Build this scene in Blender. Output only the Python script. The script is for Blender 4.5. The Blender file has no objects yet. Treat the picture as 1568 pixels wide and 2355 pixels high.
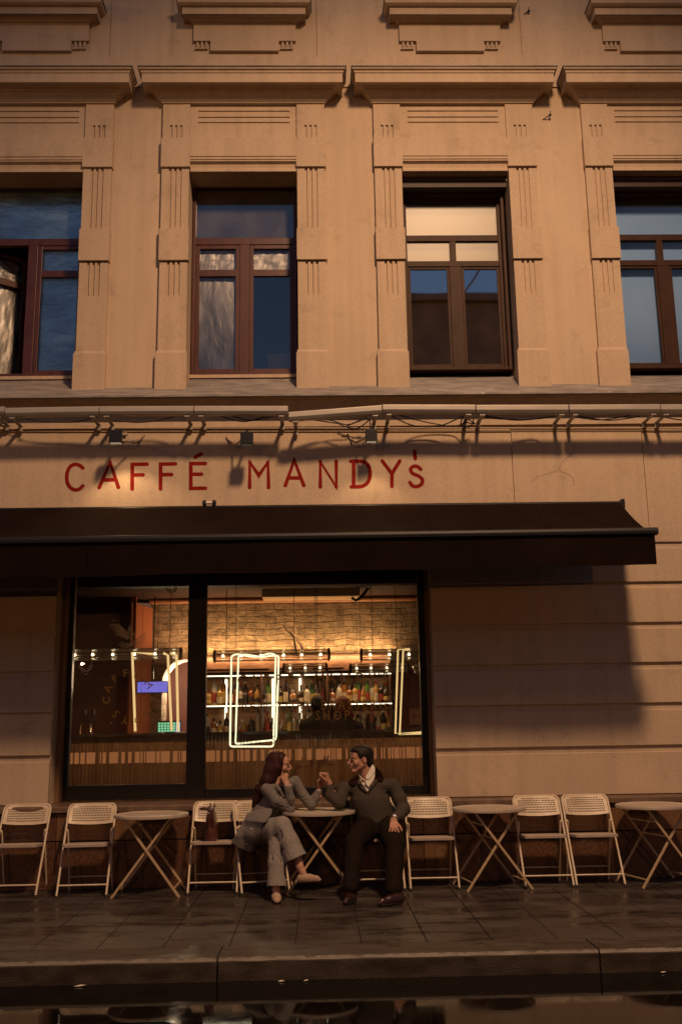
import bpy, math, random
import numpy as np
from mathutils import Vector, Matrix
random.seed(7)
rng = np.random.default_rng(5)
sc = bpy.context.scene
COL = sc.collection

# ------------------------------------------------------------------ camera
TILT, YAW, ROLL = math.radians(12.17), math.radians(1.46), math.radians(-0.95)
CAM = np.array([0.0, -10.3, 1.5]); FPX = 2287.0        # focal length in pixels of a 1568 x 2354 frame
def basis():
    f = np.array([math.sin(YAW)*math.cos(TILT), math.cos(YAW)*math.cos(TILT), math.sin(TILT)])
    r = np.cross(f, [0, 0, 1.0]); r /= np.linalg.norm(r); u = np.cross(r, f)
    c, s = math.cos(ROLL), math.sin(ROLL)
    return f, c*r+s*u, -s*r+c*u
CF, CR, CU = basis()
cd = bpy.data.cameras.new("camera"); cam = bpy.data.objects.new("camera", cd); COL.objects.link(cam)
cd.sensor_fit = 'HORIZONTAL'; cd.sensor_width = 24.0; cd.lens = 24.0*FPX/1568.0
cd.clip_start = 0.05; cd.clip_end = 500
m = Matrix.Identity(4)
for i in range(3):
    m[i][0], m[i][1], m[i][2], m[i][3] = CR[i], CU[i], -CF[i], CAM[i]
cam.matrix_world = m
sc.camera = cam
def _ray(px, py): return CF + CR*(px-784)/FPX - CU*(py-1177)/FPX
def W(px, py, Y=0.0):
    d = _ray(px, py); t = (Y-CAM[1])/d[1]; p = CAM+t*d
    return float(p[0]), float(p[2])
def WX(px, py, Y=0.0): return W(px, py, Y)[0]
def WZ(px, py, Y=0.0): return W(px, py, Y)[1]
def G(px, py, Z=0.0):
    d = _ray(px, py); t = (Z-CAM[2])/d[2]; p = CAM+t*d
    return float(p[0]), float(p[1])
def P3(px, py, Y):
    x, z = W(px, py, Y); return (x, Y, z)

# ------------------------------------------------------------------ world and exposure
wd = bpy.data.worlds.new("World"); sc.world = wd; wd.use_nodes = True
nt = wd.node_tree; bg = nt.nodes["Background"]
sky = nt.nodes.new("ShaderNodeTexSky"); sky.sky_type = 'NISHITA'; sky.sun_disc = False
sky.sun_elevation = math.radians(3.0); sky.sun_rotation = math.radians(20.0)
sky.ozone_density = 2.2
tint = nt.nodes.new("ShaderNodeVectorMath"); tint.operation = 'MULTIPLY'; tint.inputs[1].default_value = (1.16, .93, 1.06)
nt.links.new(sky.outputs[0], tint.inputs[0]); nt.links.new(tint.outputs[0], bg.inputs[0]); bg.inputs[1].default_value = 0.13
sc.view_settings.view_transform = 'Standard'; sc.view_settings.look = 'None'
sc.view_settings.exposure = 0.0; sc.view_settings.gamma = 1.0
sc.cycles.use_denoising = True
sc.cycles.max_bounces = 8; sc.cycles.diffuse_bounces = 4; sc.cycles.glossy_bounces = 4
sc.cycles.transparent_max_bounces = 16; sc.cycles.sample_clamp_indirect = 4.0
sc.cycles.caustics_reflective = False; sc.cycles.caustics_refractive = False

# the street lantern strung over the road behind the photographer
def lamp(name, typ, loc, energy, col, size=0.1, target=None, **kw):
    ld = bpy.data.lights.new(name, typ); ld.energy = energy; ld.color = col
    if typ in ('POINT', 'SPOT'): ld.shadow_soft_size = size
    if typ == 'AREA': ld.size = size
    for k, v in kw.items(): setattr(ld, k, v)
    o = bpy.data.objects.new(name, ld); COL.objects.link(o); o.location = loc
    if target is not None:
        o.rotation_euler = (Vector(target)-Vector(loc)).to_track_quat('-Z', 'Y').to_euler()
    return o
lamp("street_light", 'SPOT', (2.4, -7.6, 12.1), 5100, (1.0, 0.59, 0.31), 0.60, (.5, 0, -.8), spot_size=math.radians(102), spot_blend=1.0)
lamp("street_light", 'POINT', (-17, -7.2, 9.0), 800, (1.0, 0.45, 0.15), 0.2)
lamp("shopfront_light", 'POINT', (-6.5, -16.8, 3.3), 340, (1.0, 0.42, 0.13), 0.03)
lamp("shopfront_light", 'POINT', (7.5, -16.8, 3.3), 340, (1.0, 0.42, 0.13), 0.03)

# ------------------------------------------------------------------ mesh helper
def wloc(o):
    v = Vector((0, 0, 0))
    while o is not None: v = v + o.location; o = o.parent
    return v
class MB:
    def __init__(s): s.v = []; s.f = []
    def add(s, vs, fs):
        b = len(s.v); s.v += [tuple(map(float, p)) for p in vs]; s.f += [tuple(b+i for i in f) for f in fs]; return s
    def box(s, x0, x1, y0, y1, z0, z1):
        vs = [(x, y, z) for z in (z0, z1) for y in (y0, y1) for x in (x0, x1)]
        return s.add(vs, [(0, 2, 3, 1), (4, 5, 7, 6), (0, 1, 5, 4), (2, 6, 7, 3), (0, 4, 6, 2), (1, 3, 7, 5)])
    def obox(s, c, ax, ay, az):                      # oriented box: centre and three half-axis vectors
        c, ax, ay, az = map(np.array, (c, ax, ay, az))
        vs = [c+i*ax+j*ay+k*az for k in (-1, 1) for j in (-1, 1) for i in (-1, 1)]
        return s.add(vs, [(0, 2, 3, 1), (4, 5, 7, 6), (0, 1, 5, 4), (2, 6, 7, 3), (0, 4, 6, 2), (1, 3, 7, 5)])
    def bar(s, a, b, w, h, up=(0, 1, 0)):            # rectangular bar from a to b
        a, b, up = np.array(a, float), np.array(b, float), np.array(up, float)
        d = b-a; L = np.linalg.norm(d); d /= L
        n = np.cross(d, up); n /= np.linalg.norm(n); u = np.cross(n, d)
        return s.obox((a+b)/2, d*L/2, n*w/2, u*h/2)
    def poly(s, pts, y0, y1):                        # XZ outline extruded along Y
        n = len(pts)
        vs = [(p[0], y0, p[1]) for p in pts]+[(p[0], y1, p[1]) for p in pts]
        return s.add(vs, [tuple(range(n)), tuple(range(2*n-1, n-1, -1))]+[(i, i+n, (i+1) % n+n, (i+1) % n) for i in range(n)])
    def profx(s, prof, x0, x1):                      # YZ profile extruded along X
        n = len(prof)
        vs = [(x0, p[0], p[1]) for p in prof]+[(x1, p[0], p[1]) for p in prof]
        return s.add(vs, [tuple(range(n)), tuple(range(2*n-1, n-1, -1))]+[(i, i+n, (i+1) % n+n, (i+1) % n) for i in range(n)])
    def mitre(s, prof, xa, xb, y, k=1.0):            # moulding with mitred returns: prof = (offset, z) from bottom up
        vs = []; fs = []
        for o, z in prof:
            vs += [(xa-o*k, y+0.2, z), (xa-o*k, y-o, z), (xb+o*k, y-o, z), (xb+o*k, y+0.2, z)]
        n = len(prof)
        for i in range(n-1):
            a, b = 4*i, 4*i+4
            for j in range(3): fs.append((a+j, a+j+1, b+j+1, b+j))
        fs.append((0, 3, 2, 1)); fs.append(tuple(4*(n-1)+j for j in range(4)))
        return s.add(vs, fs)
    def tube(s, path, r, seg=8, closed=False, caps=True):
        path = [np.array(p, float) for p in path]; n = len(path)
        rr = r if hasattr(r, '__len__') else [r]*n
        vs = []; prev = None
        for i in range(n):
            if closed: t = path[(i+1) % n]-path[i-1]
            else: t = path[min(i+1, n-1)]-path[max(i-1, 0)]
            t = t/(np.linalg.norm(t)+1e-9)
            if prev is None:
                a = np.array([0, 0, 1.0]) if abs(t[2]) < .9 else np.array([1.0, 0, 0])
                u = np.cross(t, a)
            else: u = prev-t*np.dot(prev, t)
            u /= np.linalg.norm(u); prev = u; w = np.cross(t, u)
            for k in range(seg):
                g = 2*math.pi*k/seg
                vs.append(path[i]+rr[i]*(math.cos(g)*u+math.sin(g)*w))
        fs = []
        m_ = n if closed else n-1
        for i in range(m_):
            for k in range(seg):
                a = i*seg+k; b = i*seg+(k+1) % seg; c = ((i+1) % n)*seg+(k+1) % seg; d = ((i+1) % n)*seg+k
                fs.append((a, b, c, d))
        if caps and not closed:
            fs.append(tuple(range(seg-1, -1, -1))); fs.append(tuple((n-1)*seg+k for k in range(seg)))
        return s.add(vs, fs)
    def lathe(s, prof, c=(0, 0, 0), seg=12):         # prof = (r, z)
        vs = []; n = len(prof)
        for r, z in prof:
            for k in range(seg):
                g = 2*math.pi*k/seg; vs.append((c[0]+r*math.cos(g), c[1]+r*math.sin(g), c[2]+z))
        fs = [(i*seg+k, i*seg+(k+1) % seg, (i+1)*seg+(k+1) % seg, (i+1)*seg+k) for i in range(n-1) for k in range(seg)]
        fs.append(tuple(range(seg-1, -1, -1))); fs.append(tuple((n-1)*seg+k for k in range(seg)))
        return s.add(vs, fs)
    def ball(s, c, r, sx=1, sy=1, sz=1, seg=12, rings=8):
        prof = [(max(1e-4, r*math.sin(math.pi*i/rings)), -r*math.cos(math.pi*i/rings)) for i in range(rings+1)]
        b = len(s.v); s.lathe(prof, (0, 0, 0), seg)
        for i in range(b, len(s.v)):
            x, y, z = s.v[i]; s.v[i] = (c[0]+x*sx, c[1]+y*sy, c[2]+z*sz)
        return s
    def build(s, name, mat, parent=None, smooth=False, loc=None, bevel=0.0, angle=None):
        me = bpy.data.meshes.new(name); o = bpy.data.objects.new(name, me); COL.objects.link(o)
        if loc is not None: o.location = loc
        if parent is not None: o.parent = parent
        off = wloc(o)
        me.from_pydata([(x-off[0], y-off[1], z-off[2]) for x, y, z in s.v], [], s.f)
        import bmesh
        bm = bmesh.new(); bm.from_mesh(me); bmesh.ops.recalc_face_normals(bm, faces=bm.faces); bm.to_mesh(me); bm.free()
        if isinstance(mat, (list, tuple)):
            for q in mat: me.materials.append(q)
        else: me.materials.append(mat)
        if smooth:
            for p in me.polygons: p.use_smooth = True
            if angle: me.set_sharp_from_angle(angle=math.radians(angle))
        if bevel:
            b = o.modifiers.new("bevel", 'BEVEL'); b.width = bevel; b.segments = 2; b.limit_method = 'ANGLE'
        return o
def empty(name, loc, label, cat, group=None, kind=None):
    o = bpy.data.objects.new(name, None); COL.objects.link(o); o.location = loc
    return tag(o, label, cat, group, kind)
def tag(o, label=None, cat=None, group=None, kind=None):
    if label: o['label'] = label
    if cat: o['category'] = cat
    if group: o['group'] = group
    if kind: o['kind'] = kind
    return o

# ------------------------------------------------------------------ materials
def mat(name, base, rough=0.7, metal=0.0, emit=None, estr=0.0, spec=0.5, coat=0.0, sheen=0.0):
    m = bpy.data.materials.new(name); m.use_nodes = True
    b = m.node_tree.nodes["Principled BSDF"]
    b.inputs["Base Color"].default_value = (*base, 1); b.inputs["Roughness"].default_value = rough
    b.inputs["Metallic"].default_value = metal; b.inputs["Specular IOR Level"].default_value = spec
    b.inputs["Coat Weight"].default_value = coat; b.inputs["Sheen Weight"].default_value = sheen
    if emit: b.inputs["Emission Color"].default_value = (*emit, 1); b.inputs["Emission Strength"].default_value = estr
    return m
def N(m, t, **kw):
    n = m.node_tree.nodes.new(t)
    for k, v in kw.items(): setattr(n, k, v)
    return n
def L(m, a, b): m.node_tree.links.new(a, b)
def vary(m, c1, c2, scale=3.0, detail=6, rough=None, bump=0.0, bscale=None, stretch=(1, 1, 1), lo=0.35, hi=0.65):
    """two-tone noise colour, optional roughness range and bump"""
    b = m.node_tree.nodes["Principled BSDF"]
    tc = N(m, "ShaderNodeTexCoord"); mp = N(m, "ShaderNodeMapping"); mp.inputs["Scale"].default_value = stretch
    L(m, tc.outputs["Object"], mp.inputs[0])
    n = N(m, "ShaderNodeTexNoise"); n.inputs["Scale"].default_value = scale; n.inputs["Detail"].default_value = detail
    L(m, mp.outputs[0], n.inputs["Vector"])
    r = N(m, "ShaderNodeValToRGB"); r.color_ramp.elements[0].position = lo; r.color_ramp.elements[1].position = hi
    r.color_ramp.elements[0].color = (*c1, 1); r.color_ramp.elements[1].color = (*c2, 1)
    L(m, n.outputs["Fac"], r.inputs[0]); L(m, r.outputs[0], b.inputs["Base Color"])
    if rough:
        mr = N(m, "ShaderNodeMapRange"); mr.inputs[1].default_value = lo; mr.inputs[2].default_value = hi
        mr.inputs[3].default_value, mr.inputs[4].default_value = rough
        L(m, n.outputs["Fac"], mr.inputs[0]); L(m, mr.outputs[0], b.inputs["Roughness"])
    if bump:
        n2 = N(m, "ShaderNodeTexNoise"); n2.inputs["Scale"].default_value = bscale or scale*12; n2.inputs["Detail"].default_value = 4
        L(m, mp.outputs[0], n2.inputs["Vector"])
        bp = N(m, "ShaderNodeBump"); bp.inputs["Strength"].default_value = bump; bp.inputs["Distance"].default_value = 0.01
        L(m, n2.outputs["Fac"], bp.inputs["Height"]); L(m, bp.outputs[0], b.inputs["Normal"])
    return m
def stucco(name, c1, c2):
    m = mat(name, c1, 0.9, spec=0.2)
    b = m.node_tree.nodes["Principled BSDF"]
    tc = N(m, "ShaderNodeTexCoord")
    n = N(m, "ShaderNodeTexNoise"); n.inputs["Scale"].default_value = 0.9; n.inputs["Detail"].default_value = 7; n.inputs["Roughness"].default_value = .62
    L(m, tc.outputs["Object"], n.inputs["Vector"])
    r = N(m, "ShaderNodeValToRGB"); r.color_ramp.elements[0].position = .3; r.color_ramp.elements[1].position = .7
    r.color_ramp.elements[0].color = (*c1, 1); r.color_ramp.elements[1].color = (*c2, 1)
    L(m, n.outputs["Fac"], r.inputs[0])
    # rain streaks
    mp = N(m, "ShaderNodeMapping"); mp.inputs["Scale"].default_value = (9, 9, .5); L(m, tc.outputs["Object"], mp.inputs[0])
    s = N(m, "ShaderNodeTexNoise"); s.inputs["Scale"].default_value = 1.0; s.inputs["Detail"].default_value = 5; L(m, mp.outputs[0], s.inputs["Vector"])
    sr = N(m, "ShaderNodeMapRange"); sr.inputs[1].default_value = .42; sr.inputs[2].default_value = .72; sr.inputs[3].default_value = 1.0; sr.inputs[4].default_value = .89
    L(m, s.outputs["Fac"], sr.inputs[0])
    g = N(m, "ShaderNodeTexNoise"); g.inputs["Scale"].default_value = 70; g.inputs["Detail"].default_value = 3; L(m, tc.outputs["Object"], g.inputs["Vector"])
    gr = N(m, "ShaderNodeMapRange"); gr.inputs[1].default_value = .3; gr.inputs[2].default_value = .7; gr.inputs[3].default_value = .9; gr.inputs[4].default_value = 1.08
    L(m, g.outputs["Fac"], gr.inputs[0])
    mm = N(m, "ShaderNodeMath", operation='MULTIPLY'); L(m, sr.outputs[0], mm.inputs[0]); L(m, gr.outputs[0], mm.inputs[1])
    v = N(m, "ShaderNodeVectorMath", operation='SCALE'); L(m, r.outputs[0], v.inputs[0]); L(m, mm.outputs[0], v.inputs["Scale"])
    # old patches and grime blotches
    pn = N(m, "ShaderNodeTexNoise"); pn.inputs["Scale"].default_value = 2.6; pn.inputs["Detail"].default_value = 9; pn.inputs["Roughness"].default_value = .72; pn.inputs["Distortion"].default_value = .4; L(m, tc.outputs["Object"], pn.inputs["Vector"])
    pr = N(m, "ShaderNodeMapRange"); pr.inputs[1].default_value = .56; pr.inputs[2].default_value = .70; pr.inputs[3].default_value = 1.0; pr.inputs[4].default_value = .80; L(m, pn.outputs["Fac"], pr.inputs[0])
    v2 = N(m, "ShaderNodeVectorMath", operation='SCALE'); L(m, v.outputs[0], v2.inputs[0]); L(m, pr.outputs[0], v2.inputs["Scale"])
    L(m, v2.outputs[0], b.inputs["Base Color"])
    bp = N(m, "ShaderNodeBump"); bp.inputs["Strength"].default_value = .35; bp.inputs["Distance"].default_value = .006
    L(m, g.outputs["Fac"], bp.inputs["Height"]); L(m, bp.outputs[0], b.inputs["Normal"])
    return m
def emis(name, col, s):
    m = bpy.data.materials.new(name); m.use_nodes = True; t = m.node_tree; t.nodes.clear()
    e = t.nodes.new("ShaderNodeEmission"); o = t.nodes.new("ShaderNodeOutputMaterial")
    e.inputs[0].default_value = (*col, 1); e.inputs[1].default_value = s; t.links.new(e.outputs[0], o.inputs[0]); return m
def glass(name, tint=(1, 1, 1), refl=1.0, rough=0.0, ior=1.5, film=None, fmix=0.0, bump=0.0, bscale=1.2):
    m = bpy.data.materials.new(name); m.use_nodes = True; t = m.node_tree; t.nodes.clear()
    o = t.nodes.new("ShaderNodeOutputMaterial"); tr = t.nodes.new("ShaderNodeBsdfTransparent"); gl = t.nodes.new("ShaderNodeBsdfGlossy")
    tr.inputs[0].default_value = (*tint, 1); gl.inputs["Roughness"].default_value = rough
    fr = t.nodes.new("ShaderNodeFresnel"); fr.inputs[0].default_value = ior
    mu = t.nodes.new("ShaderNodeMath"); mu.operation = 'MULTIPLY'; mu.inputs[1].default_value = refl; mu.use_clamp = True
    t.links.new(fr.outputs[0], mu.inputs[0])
    if bump:
        tc = t.nodes.new("ShaderNodeTexCoord"); n = t.nodes.new("ShaderNodeTexNoise"); n.inputs["Scale"].default_value = bscale
        bp = t.nodes.new("ShaderNodeBump"); bp.inputs["Strength"].default_value = bump; bp.inputs["Distance"].default_value = .01
        t.links.new(tc.outputs["Object"], n.inputs["Vector"]); t.links.new(n.outputs["Fac"], bp.inputs["Height"]); t.links.new(bp.outputs[0], gl.inputs["Normal"])
    mx = t.nodes.new("ShaderNodeMixShader"); t.links.new(mu.outputs[0], mx.inputs[0]); t.links.new(tr.outputs[0], mx.inputs[1]); t.links.new(gl.outputs[0], mx.inputs[2])
    t.links.new(mx.outputs[0], o.inputs[0]); return m

M = {}
M['wall'] = stucco("wall_paint", (.49, .378, .278), (.56, .44, .33))
M['trim'] = stucco("trim_paint", (.47, .36, .265), (.53, .415, .31))
M['letter'] = vary(mat("letter_red", (.22, .01, .006), .8, spec=.1), (.19, .008, .005), (.25, .013, .008), 18)
M['tin'] = vary(mat("roof_tin", (.12, .12, .13), .5, .3), (.09, .09, .1), (.17, .165, .17), 5, bump=.2)
M['sill0'] = vary(mat("dirty_tin", (.25, .22, .21), .65, .1), (.17, .15, .145), (.29, .265, .25), 4, bump=.3, stretch=(1, 3, 3))
M['sill'] = M['sill0']
def _splash(m):
    b = m.node_tree.nodes["Principled BSDF"]; src = b.inputs["Base Color"].links[0].from_socket
    tc = N(m, "ShaderNodeTexCoord"); n = N(m, "ShaderNodeTexNoise"); n.inputs["Scale"].default_value = 14; n.inputs["Detail"].default_value = 3; n.inputs["Distortion"].default_value = 1.5; L(m, tc.outputs["Object"], n.inputs["Vector"])
    r = N(m, "ShaderNodeMapRange"); r.inputs[1].default_value = .70; r.inputs[2].default_value = .72; L(m, n.outputs["Fac"], r.inputs[0])
    mx = N(m, "ShaderNodeMix", data_type='RGBA'); L(m, r.outputs[0], mx.inputs[0]); L(m, src, mx.inputs[6]); mx.inputs[7].default_value = (.48, .44, .40, 1); L(m, mx.outputs[2], b.inputs["Base Color"])
_splash(M['sill'])
M['wood'] = vary(mat("red_brown_frame", (.075, .022, .016), .38), (.06, .017, .012), (.09, .028, .02), 9, stretch=(1, 1, .3))
M['wood2'] = vary(mat("brown_frame", (.042, .018, .010), .55, spec=.2), (.034, .014, .008), (.052, .023, .013), 9, stretch=(1, 1, .3))
M['black'] = mat("black_frame", (.012, .010, .010), .5)
M['blackmetal'] = mat("black_metal", (.02, .02, .022), .4, .5)
M['rail'] = vary(mat("aluminium_casing", (.42, .38, .34), .45, .35), (.36, .33, .30), (.46, .42, .37), 6, stretch=(.3, 2, 2))
M['cable'] = mat("cable_rubber", (.03, .026, .024), .6)
M['conduit'] = mat("painted_conduit", (.4, .31, .24), .7)
M['awning'] = vary(mat("awning_fabric", (.0085, .0038, .0026), .9, spec=.08), (.007, .003, .002), (.0105, .0048, .0033), 3, bump=.25, bscale=160)
M['awbar'] = mat("awning_bar", (.010, .010, .016), .5, .1, spec=.3)
# ------------------------------------------------------------------ ground: road, kerb, pavement
GY = 0.0
KY0, KY1 = -2.82, -3.18          # kerb stone back and front edge
def pavement_mat():
    m = mat("pavement_granite", (.1, .085, .075), .5)
    b = m.node_tree.nodes["Principled BSDF"]; tc = N(m, "ShaderNodeTexCoord")
    sp = N(m, "ShaderNodeTexNoise"); sp.inputs["Scale"].default_value = 60; sp.inputs["Detail"].default_value = 3; L(m, tc.outputs["Object"], sp.inputs["Vector"])
    mp = N(m, "ShaderNodeMapping"); mp.inputs["Scale"].default_value = (.8, 2.6, 1); L(m, tc.outputs["Object"], mp.inputs[0])
    w = N(m, "ShaderNodeTexNoise"); w.inputs["Scale"].default_value = 1.5; w.inputs["Detail"].default_value = 9; w.inputs["Roughness"].default_value = .68; L(m, mp.outputs[0], w.inputs["Vector"])
    # per-slab tint from a brick-like cell id
    mp2 = N(m, "ShaderNodeMapping"); mp2.inputs["Scale"].default_value = (1/.465, 1/1.93, 1); mp2.inputs["Location"].default_value = (.1, 0, 0); L(m, tc.outputs["Object"], mp2.inputs[0])
    fl = N(m, "ShaderNodeVectorMath", operation='FLOOR'); L(m, mp2.outputs[0], fl.inputs[0])
    wn = N(m, "ShaderNodeTexWhiteNoise", noise_dimensions='2D'); L(m, fl.outputs[0], wn.inputs["Vector"])
    r = N(m, "ShaderNodeValToRGB"); e = r.color_ramp.elements
    e[0].position = .40; e[0].color = (.028, .023, .020, 1); e[1].position = .62; e[1].color = (.062, .051, .044, 1)
    e2 = e.new(.50); e2.color = (.044, .034, .028, 1)
    L(m, w.outputs["Fac"], r.inputs[0])
    mr = N(m, "ShaderNodeMapRange"); mr.inputs[3].default_value = .8; mr.inputs[4].default_value = 1.2; L(m, wn.outputs["Value"], mr.inputs[0])
    mr2 = N(m, "ShaderNodeMapRange"); mr2.inputs[1].default_value = .3; mr2.inputs[2].default_value = .7; mr2.inputs[3].default_value = .75; mr2.inputs[4].default_value = 1.25; L(m, sp.outputs["Fac"], mr2.inputs[0])
    mm = N(m, "ShaderNodeMath", operation='MULTIPLY'); L(m, mr.outputs[0], mm.inputs[0]); L(m, mr2.outputs[0], mm.inputs[1])
    v = N(m, "ShaderNodeVectorMath", operation='SCALE'); L(m, r.outputs[0], v.inputs[0]); L(m, mm.outputs[0], v.inputs["Scale"]); L(m, v.outputs[0], b.inputs["Base Color"])
    rr = N(m, "ShaderNodeMapRange"); rr.inputs[1].default_value = .42; rr.inputs[2].default_value = .58; rr.inputs[3].default_value = .2; rr.inputs[4].default_value = .62
    L(m, w.outputs["Fac"], rr.inputs[0]); L(m, rr.outputs[0], b.inputs["Roughness"])
    bp = N(m, "ShaderNodeBump"); bp.inputs["Strength"].default_value = .25; bp.inputs["Distance"].default_value = .004
    L(m, sp.outputs["Fac"], bp.inputs["Height"]); L(m, bp.outputs[0], b.inputs["Normal"])
    return m
M['pave'] = pavement_mat()
M['kerb'] = vary(mat("kerb_granite", (.1, .08, .07), .6), (.030, .021, .014), (.062, .046, .034), 5, rough=(.35, .75), bump=.5, bscale=90, stretch=(1, 2, 2))
def _edge(m):
    b = m.node_tree.nodes["Principled BSDF"]; src = b.inputs["Base Color"].links[0].from_socket
    tc = N(m, "ShaderNodeTexCoord"); sx = N(m, "ShaderNodeSeparateXYZ"); L(m, tc.outputs["Object"], sx.inputs[0])
    n = N(m, "ShaderNodeTexNoise"); n.inputs["Scale"].default_value = 16; n.inputs["Detail"].default_value = 6; L(m, tc.outputs["Object"], n.inputs["Vector"])
    a = N(m, "ShaderNodeMath", operation='MULTIPLY_ADD'); L(m, n.outputs["Fac"], a.inputs[0]); a.inputs[1].default_value = -.06; L(m, sx.outputs["Y"], a.inputs[2])
    r = N(m, "ShaderNodeMapRange"); r.inputs[1].default_value = KY1-.005; r.inputs[2].default_value = KY1-.02; L(m, a.outputs[0], r.inputs[0])
    z = N(m, "ShaderNodeMapRange"); z.inputs[1].default_value = -.030; z.inputs[2].default_value = -.016; L(m, sx.outputs["Z"], z.inputs[0])
    q = N(m, "ShaderNodeMath", operation='MULTIPLY'); L(m, r.outputs[0], q.inputs[0]); L(m, z.outputs[0], q.inputs[1])
    mx = N(m, "ShaderNodeMix", data_type='RGBA'); L(m, q.outputs[0], mx.inputs[0]); L(m, src, mx.inputs[6]); mx.inputs[7].default_value = (.17, .145, .12, 1); L(m, mx.outputs[2], b.inputs["Base Color"])
_edge(M['kerb'])
M['joint'] = mat("joint_sand", (.016, .012, .010), .9)
M['road'] = vary(mat("wet_asphalt", (.02, .018, .016), .5), (.014, .012, .011), (.03, .026, .023), 3, rough=(.12, .6), bump=.9, bscale=140)
mb = MB(); mb.box(-60, 60, -60, KY1-.0, -.36, -.152); road = mb.build("road", M['road']); tag(road, kind="structure")
mb = MB(); mb.box(-60, 60, KY1+.02, 14, -.25, -.012); tag(mb.build("pavement_bed", M['joint']), kind="structure")
# paving slabs: long slabs .465 wide in three rows, laid as one pavement with open joints
mb = MB()
rows = [(-.10, -.62), (-.62, KY0+.004)]
x0s = WX(545/2.0*1.0, 2174, KY0)
for ri, (ya, yb) in enumerate(rows):
    for i in range(-16, 18):
        xa = -.18+.465*i
        g = .0035
        dz = random.uniform(-.0015, .0015)
        mb.box(xa+g, xa+.465-g, yb+g, ya-g, -.011, dz)
pv = mb.build("pavement", M['pave'], bevel=.002); tag(pv, kind="structure")
mb = MB()
kx = WX(500, 2190, KY1); 
for k, (xa, xb) in enumerate([(-9.6, -7.1), (-7.1, -4.3), (-4.3, kx), (kx, kx+2.56), (kx+2.56, kx+5.2), (kx+5.2, kx+8)]):
    nseg = 26; n0 = len(mb.v)
    g = .006; ridge = .018
    prof = [(KY0, -.30), (KY0, .0), (KY1+ridge, .002), (KY1, -ridge), (KY1, -.30)]
    vs = []; 
    for s in range(nseg+1):
        x = xa+g+(xb-xa-2*g)*s/nseg
        for (y, z) in prof:
            j = random.uniform(-.003, .003) if z < .001 and z > -.1 and y < KY0-.1 else 0
            vs.append((x, y+j, z+j))
    fs = [(s*5+i, s*5+(i+1) % 5, (s+1)*5+(i+1) % 5, (s+1)*5+i) for s in range(nseg) for i in range(5)]
    fs += [(4, 3, 2, 1, 0), tuple(nseg*5+i for i in range(5))]
    mb.add(vs, fs)
tag(mb.build("kerb", M['kerb']), kind="structure")
# the puddle that stands along the gutter
def puddle_mat():
    m = mat("puddle_water", (.004, .003, .0025), .03, spec=.5)
    b = m.node_tree.nodes["Principled BSDF"]; b.inputs["IOR"].default_value = 1.24
    tc = N(m, "ShaderNodeTexCoord")
    n = N(m, "ShaderNodeTexNoise"); n.inputs["Scale"].default_value = 9; n.inputs["Detail"].default_value = 4; L(m, tc.outputs["Object"], n.inputs["Vector"])
    bp = N(m, "ShaderNodeBump"); bp.inputs["Strength"].default_value = .012; bp.inputs["Distance"].default_value = .01
    L(m, n.outputs["Fac"], bp.inputs["Height"]); L(m, bp.outputs[0], b.inputs["Normal"])
    n2 = N(m, "ShaderNodeTexNoise"); n2.inputs["Scale"].default_value = 1.1; n2.inputs["Detail"].default_value = 8; n2.inputs["Roughness"].default_value = .7; L(m, tc.outputs["Object"], n2.inputs["Vector"])
    mr = N(m, "ShaderNodeMapRange"); mr.inputs[1].default_value = .5; mr.inputs[2].default_value = .66; mr.inputs[3].default_value = .03; mr.inputs[4].default_value = .10
    L(m, n2.outputs["Fac"], mr.inputs[0]); L(m, mr.outputs[0], b.inputs["Roughness"])
    return m
M['water'] = puddle_mat()
mb = MB(); nn = 60
top = [(-9+18*i/nn, KY1-.004) for i in range(nn+1)]
bot = [(x, -4.45-.55*(1 if x > -.2 else 0)*min(1, (x+.2)/.5)+.34*(1 if x < -.2 else 0)*min(1, (-.2-x)/.8)+.07*math.sin(x*1.7+2)+.05*math.sin(x*4.1)+.03*math.sin(x*11)) for x, _ in top]
mb.add([(x, y, -.144) for x, y in top+bot], [(i, i+1, nn+2+i, nn+1+i) for i in range(nn)])
tag(mb.build("puddle", M['water']), kind="structure")
M['litter'] = mat("litter", (.55, .5, .45), .6)
for i, (px, py, l, a, lab) in enumerate([(213, 2240, .05, .3, "pale leaf scrap in the gutter at far left"), (652, 2230, .03, 0, "tiny curled scrap of paper floating by the kerb joint"),
        (705, 2233, .03, .8, "small bright twig floating right of the kerb joint"), (1470, 2200, .03, .2, "white crumpled wrapper against the kerb foot at right")]):
    x, y = G(px, py, -.144); x = min(x, 3.0)
    mb = MB(); pts = []
    for k in range(7):
        g = 2*math.pi*k/7; r = l*(.6+.4*random.random())
        pts.append((r*math.cos(g), .35*r*math.sin(g)))
    ca, sa = math.cos(a), math.sin(a)
    mb.add([(x+p*ca-q*sa, min(y, KY1-.05)+p*sa+q*ca, -.139+.004*random.random()) for p, q in pts]+[(x, min(y, KY1-.05), -.131)], [(k, (k+1) % 7, 7) for k in range(7)])
    tag(mb.build("litter_scrap", M['litter'], loc=(x, min(y, KY1-.05), -.141)), lab, "litter", "scraps floating along the gutter")

# ------------------------------------------------------------------ the building
bld = empty("cafe_building", (0, 0, 0), "old beige plastered townhouse with a red lettered cafe front below ornate upper windows", "building")
M['plinth'] = vary(mat("plinth_granite", (.09, .04, .025), .45), (.05, .022, .014), (.15, .07, .04), 55, detail=4, rough=(.3, .6), lo=.3, hi=.7)
M['plinth2'] = vary(mat("plinth_granite_light", (.16, .08, .04), .5), (.12, .06, .03), (.21, .11, .055), 55, detail=4, rough=(.35, .65), lo=.3, hi=.7)
XL, XR = -7.0, 7.0
PZ = WZ(1300, 1832)-.0        # plinth top
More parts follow.
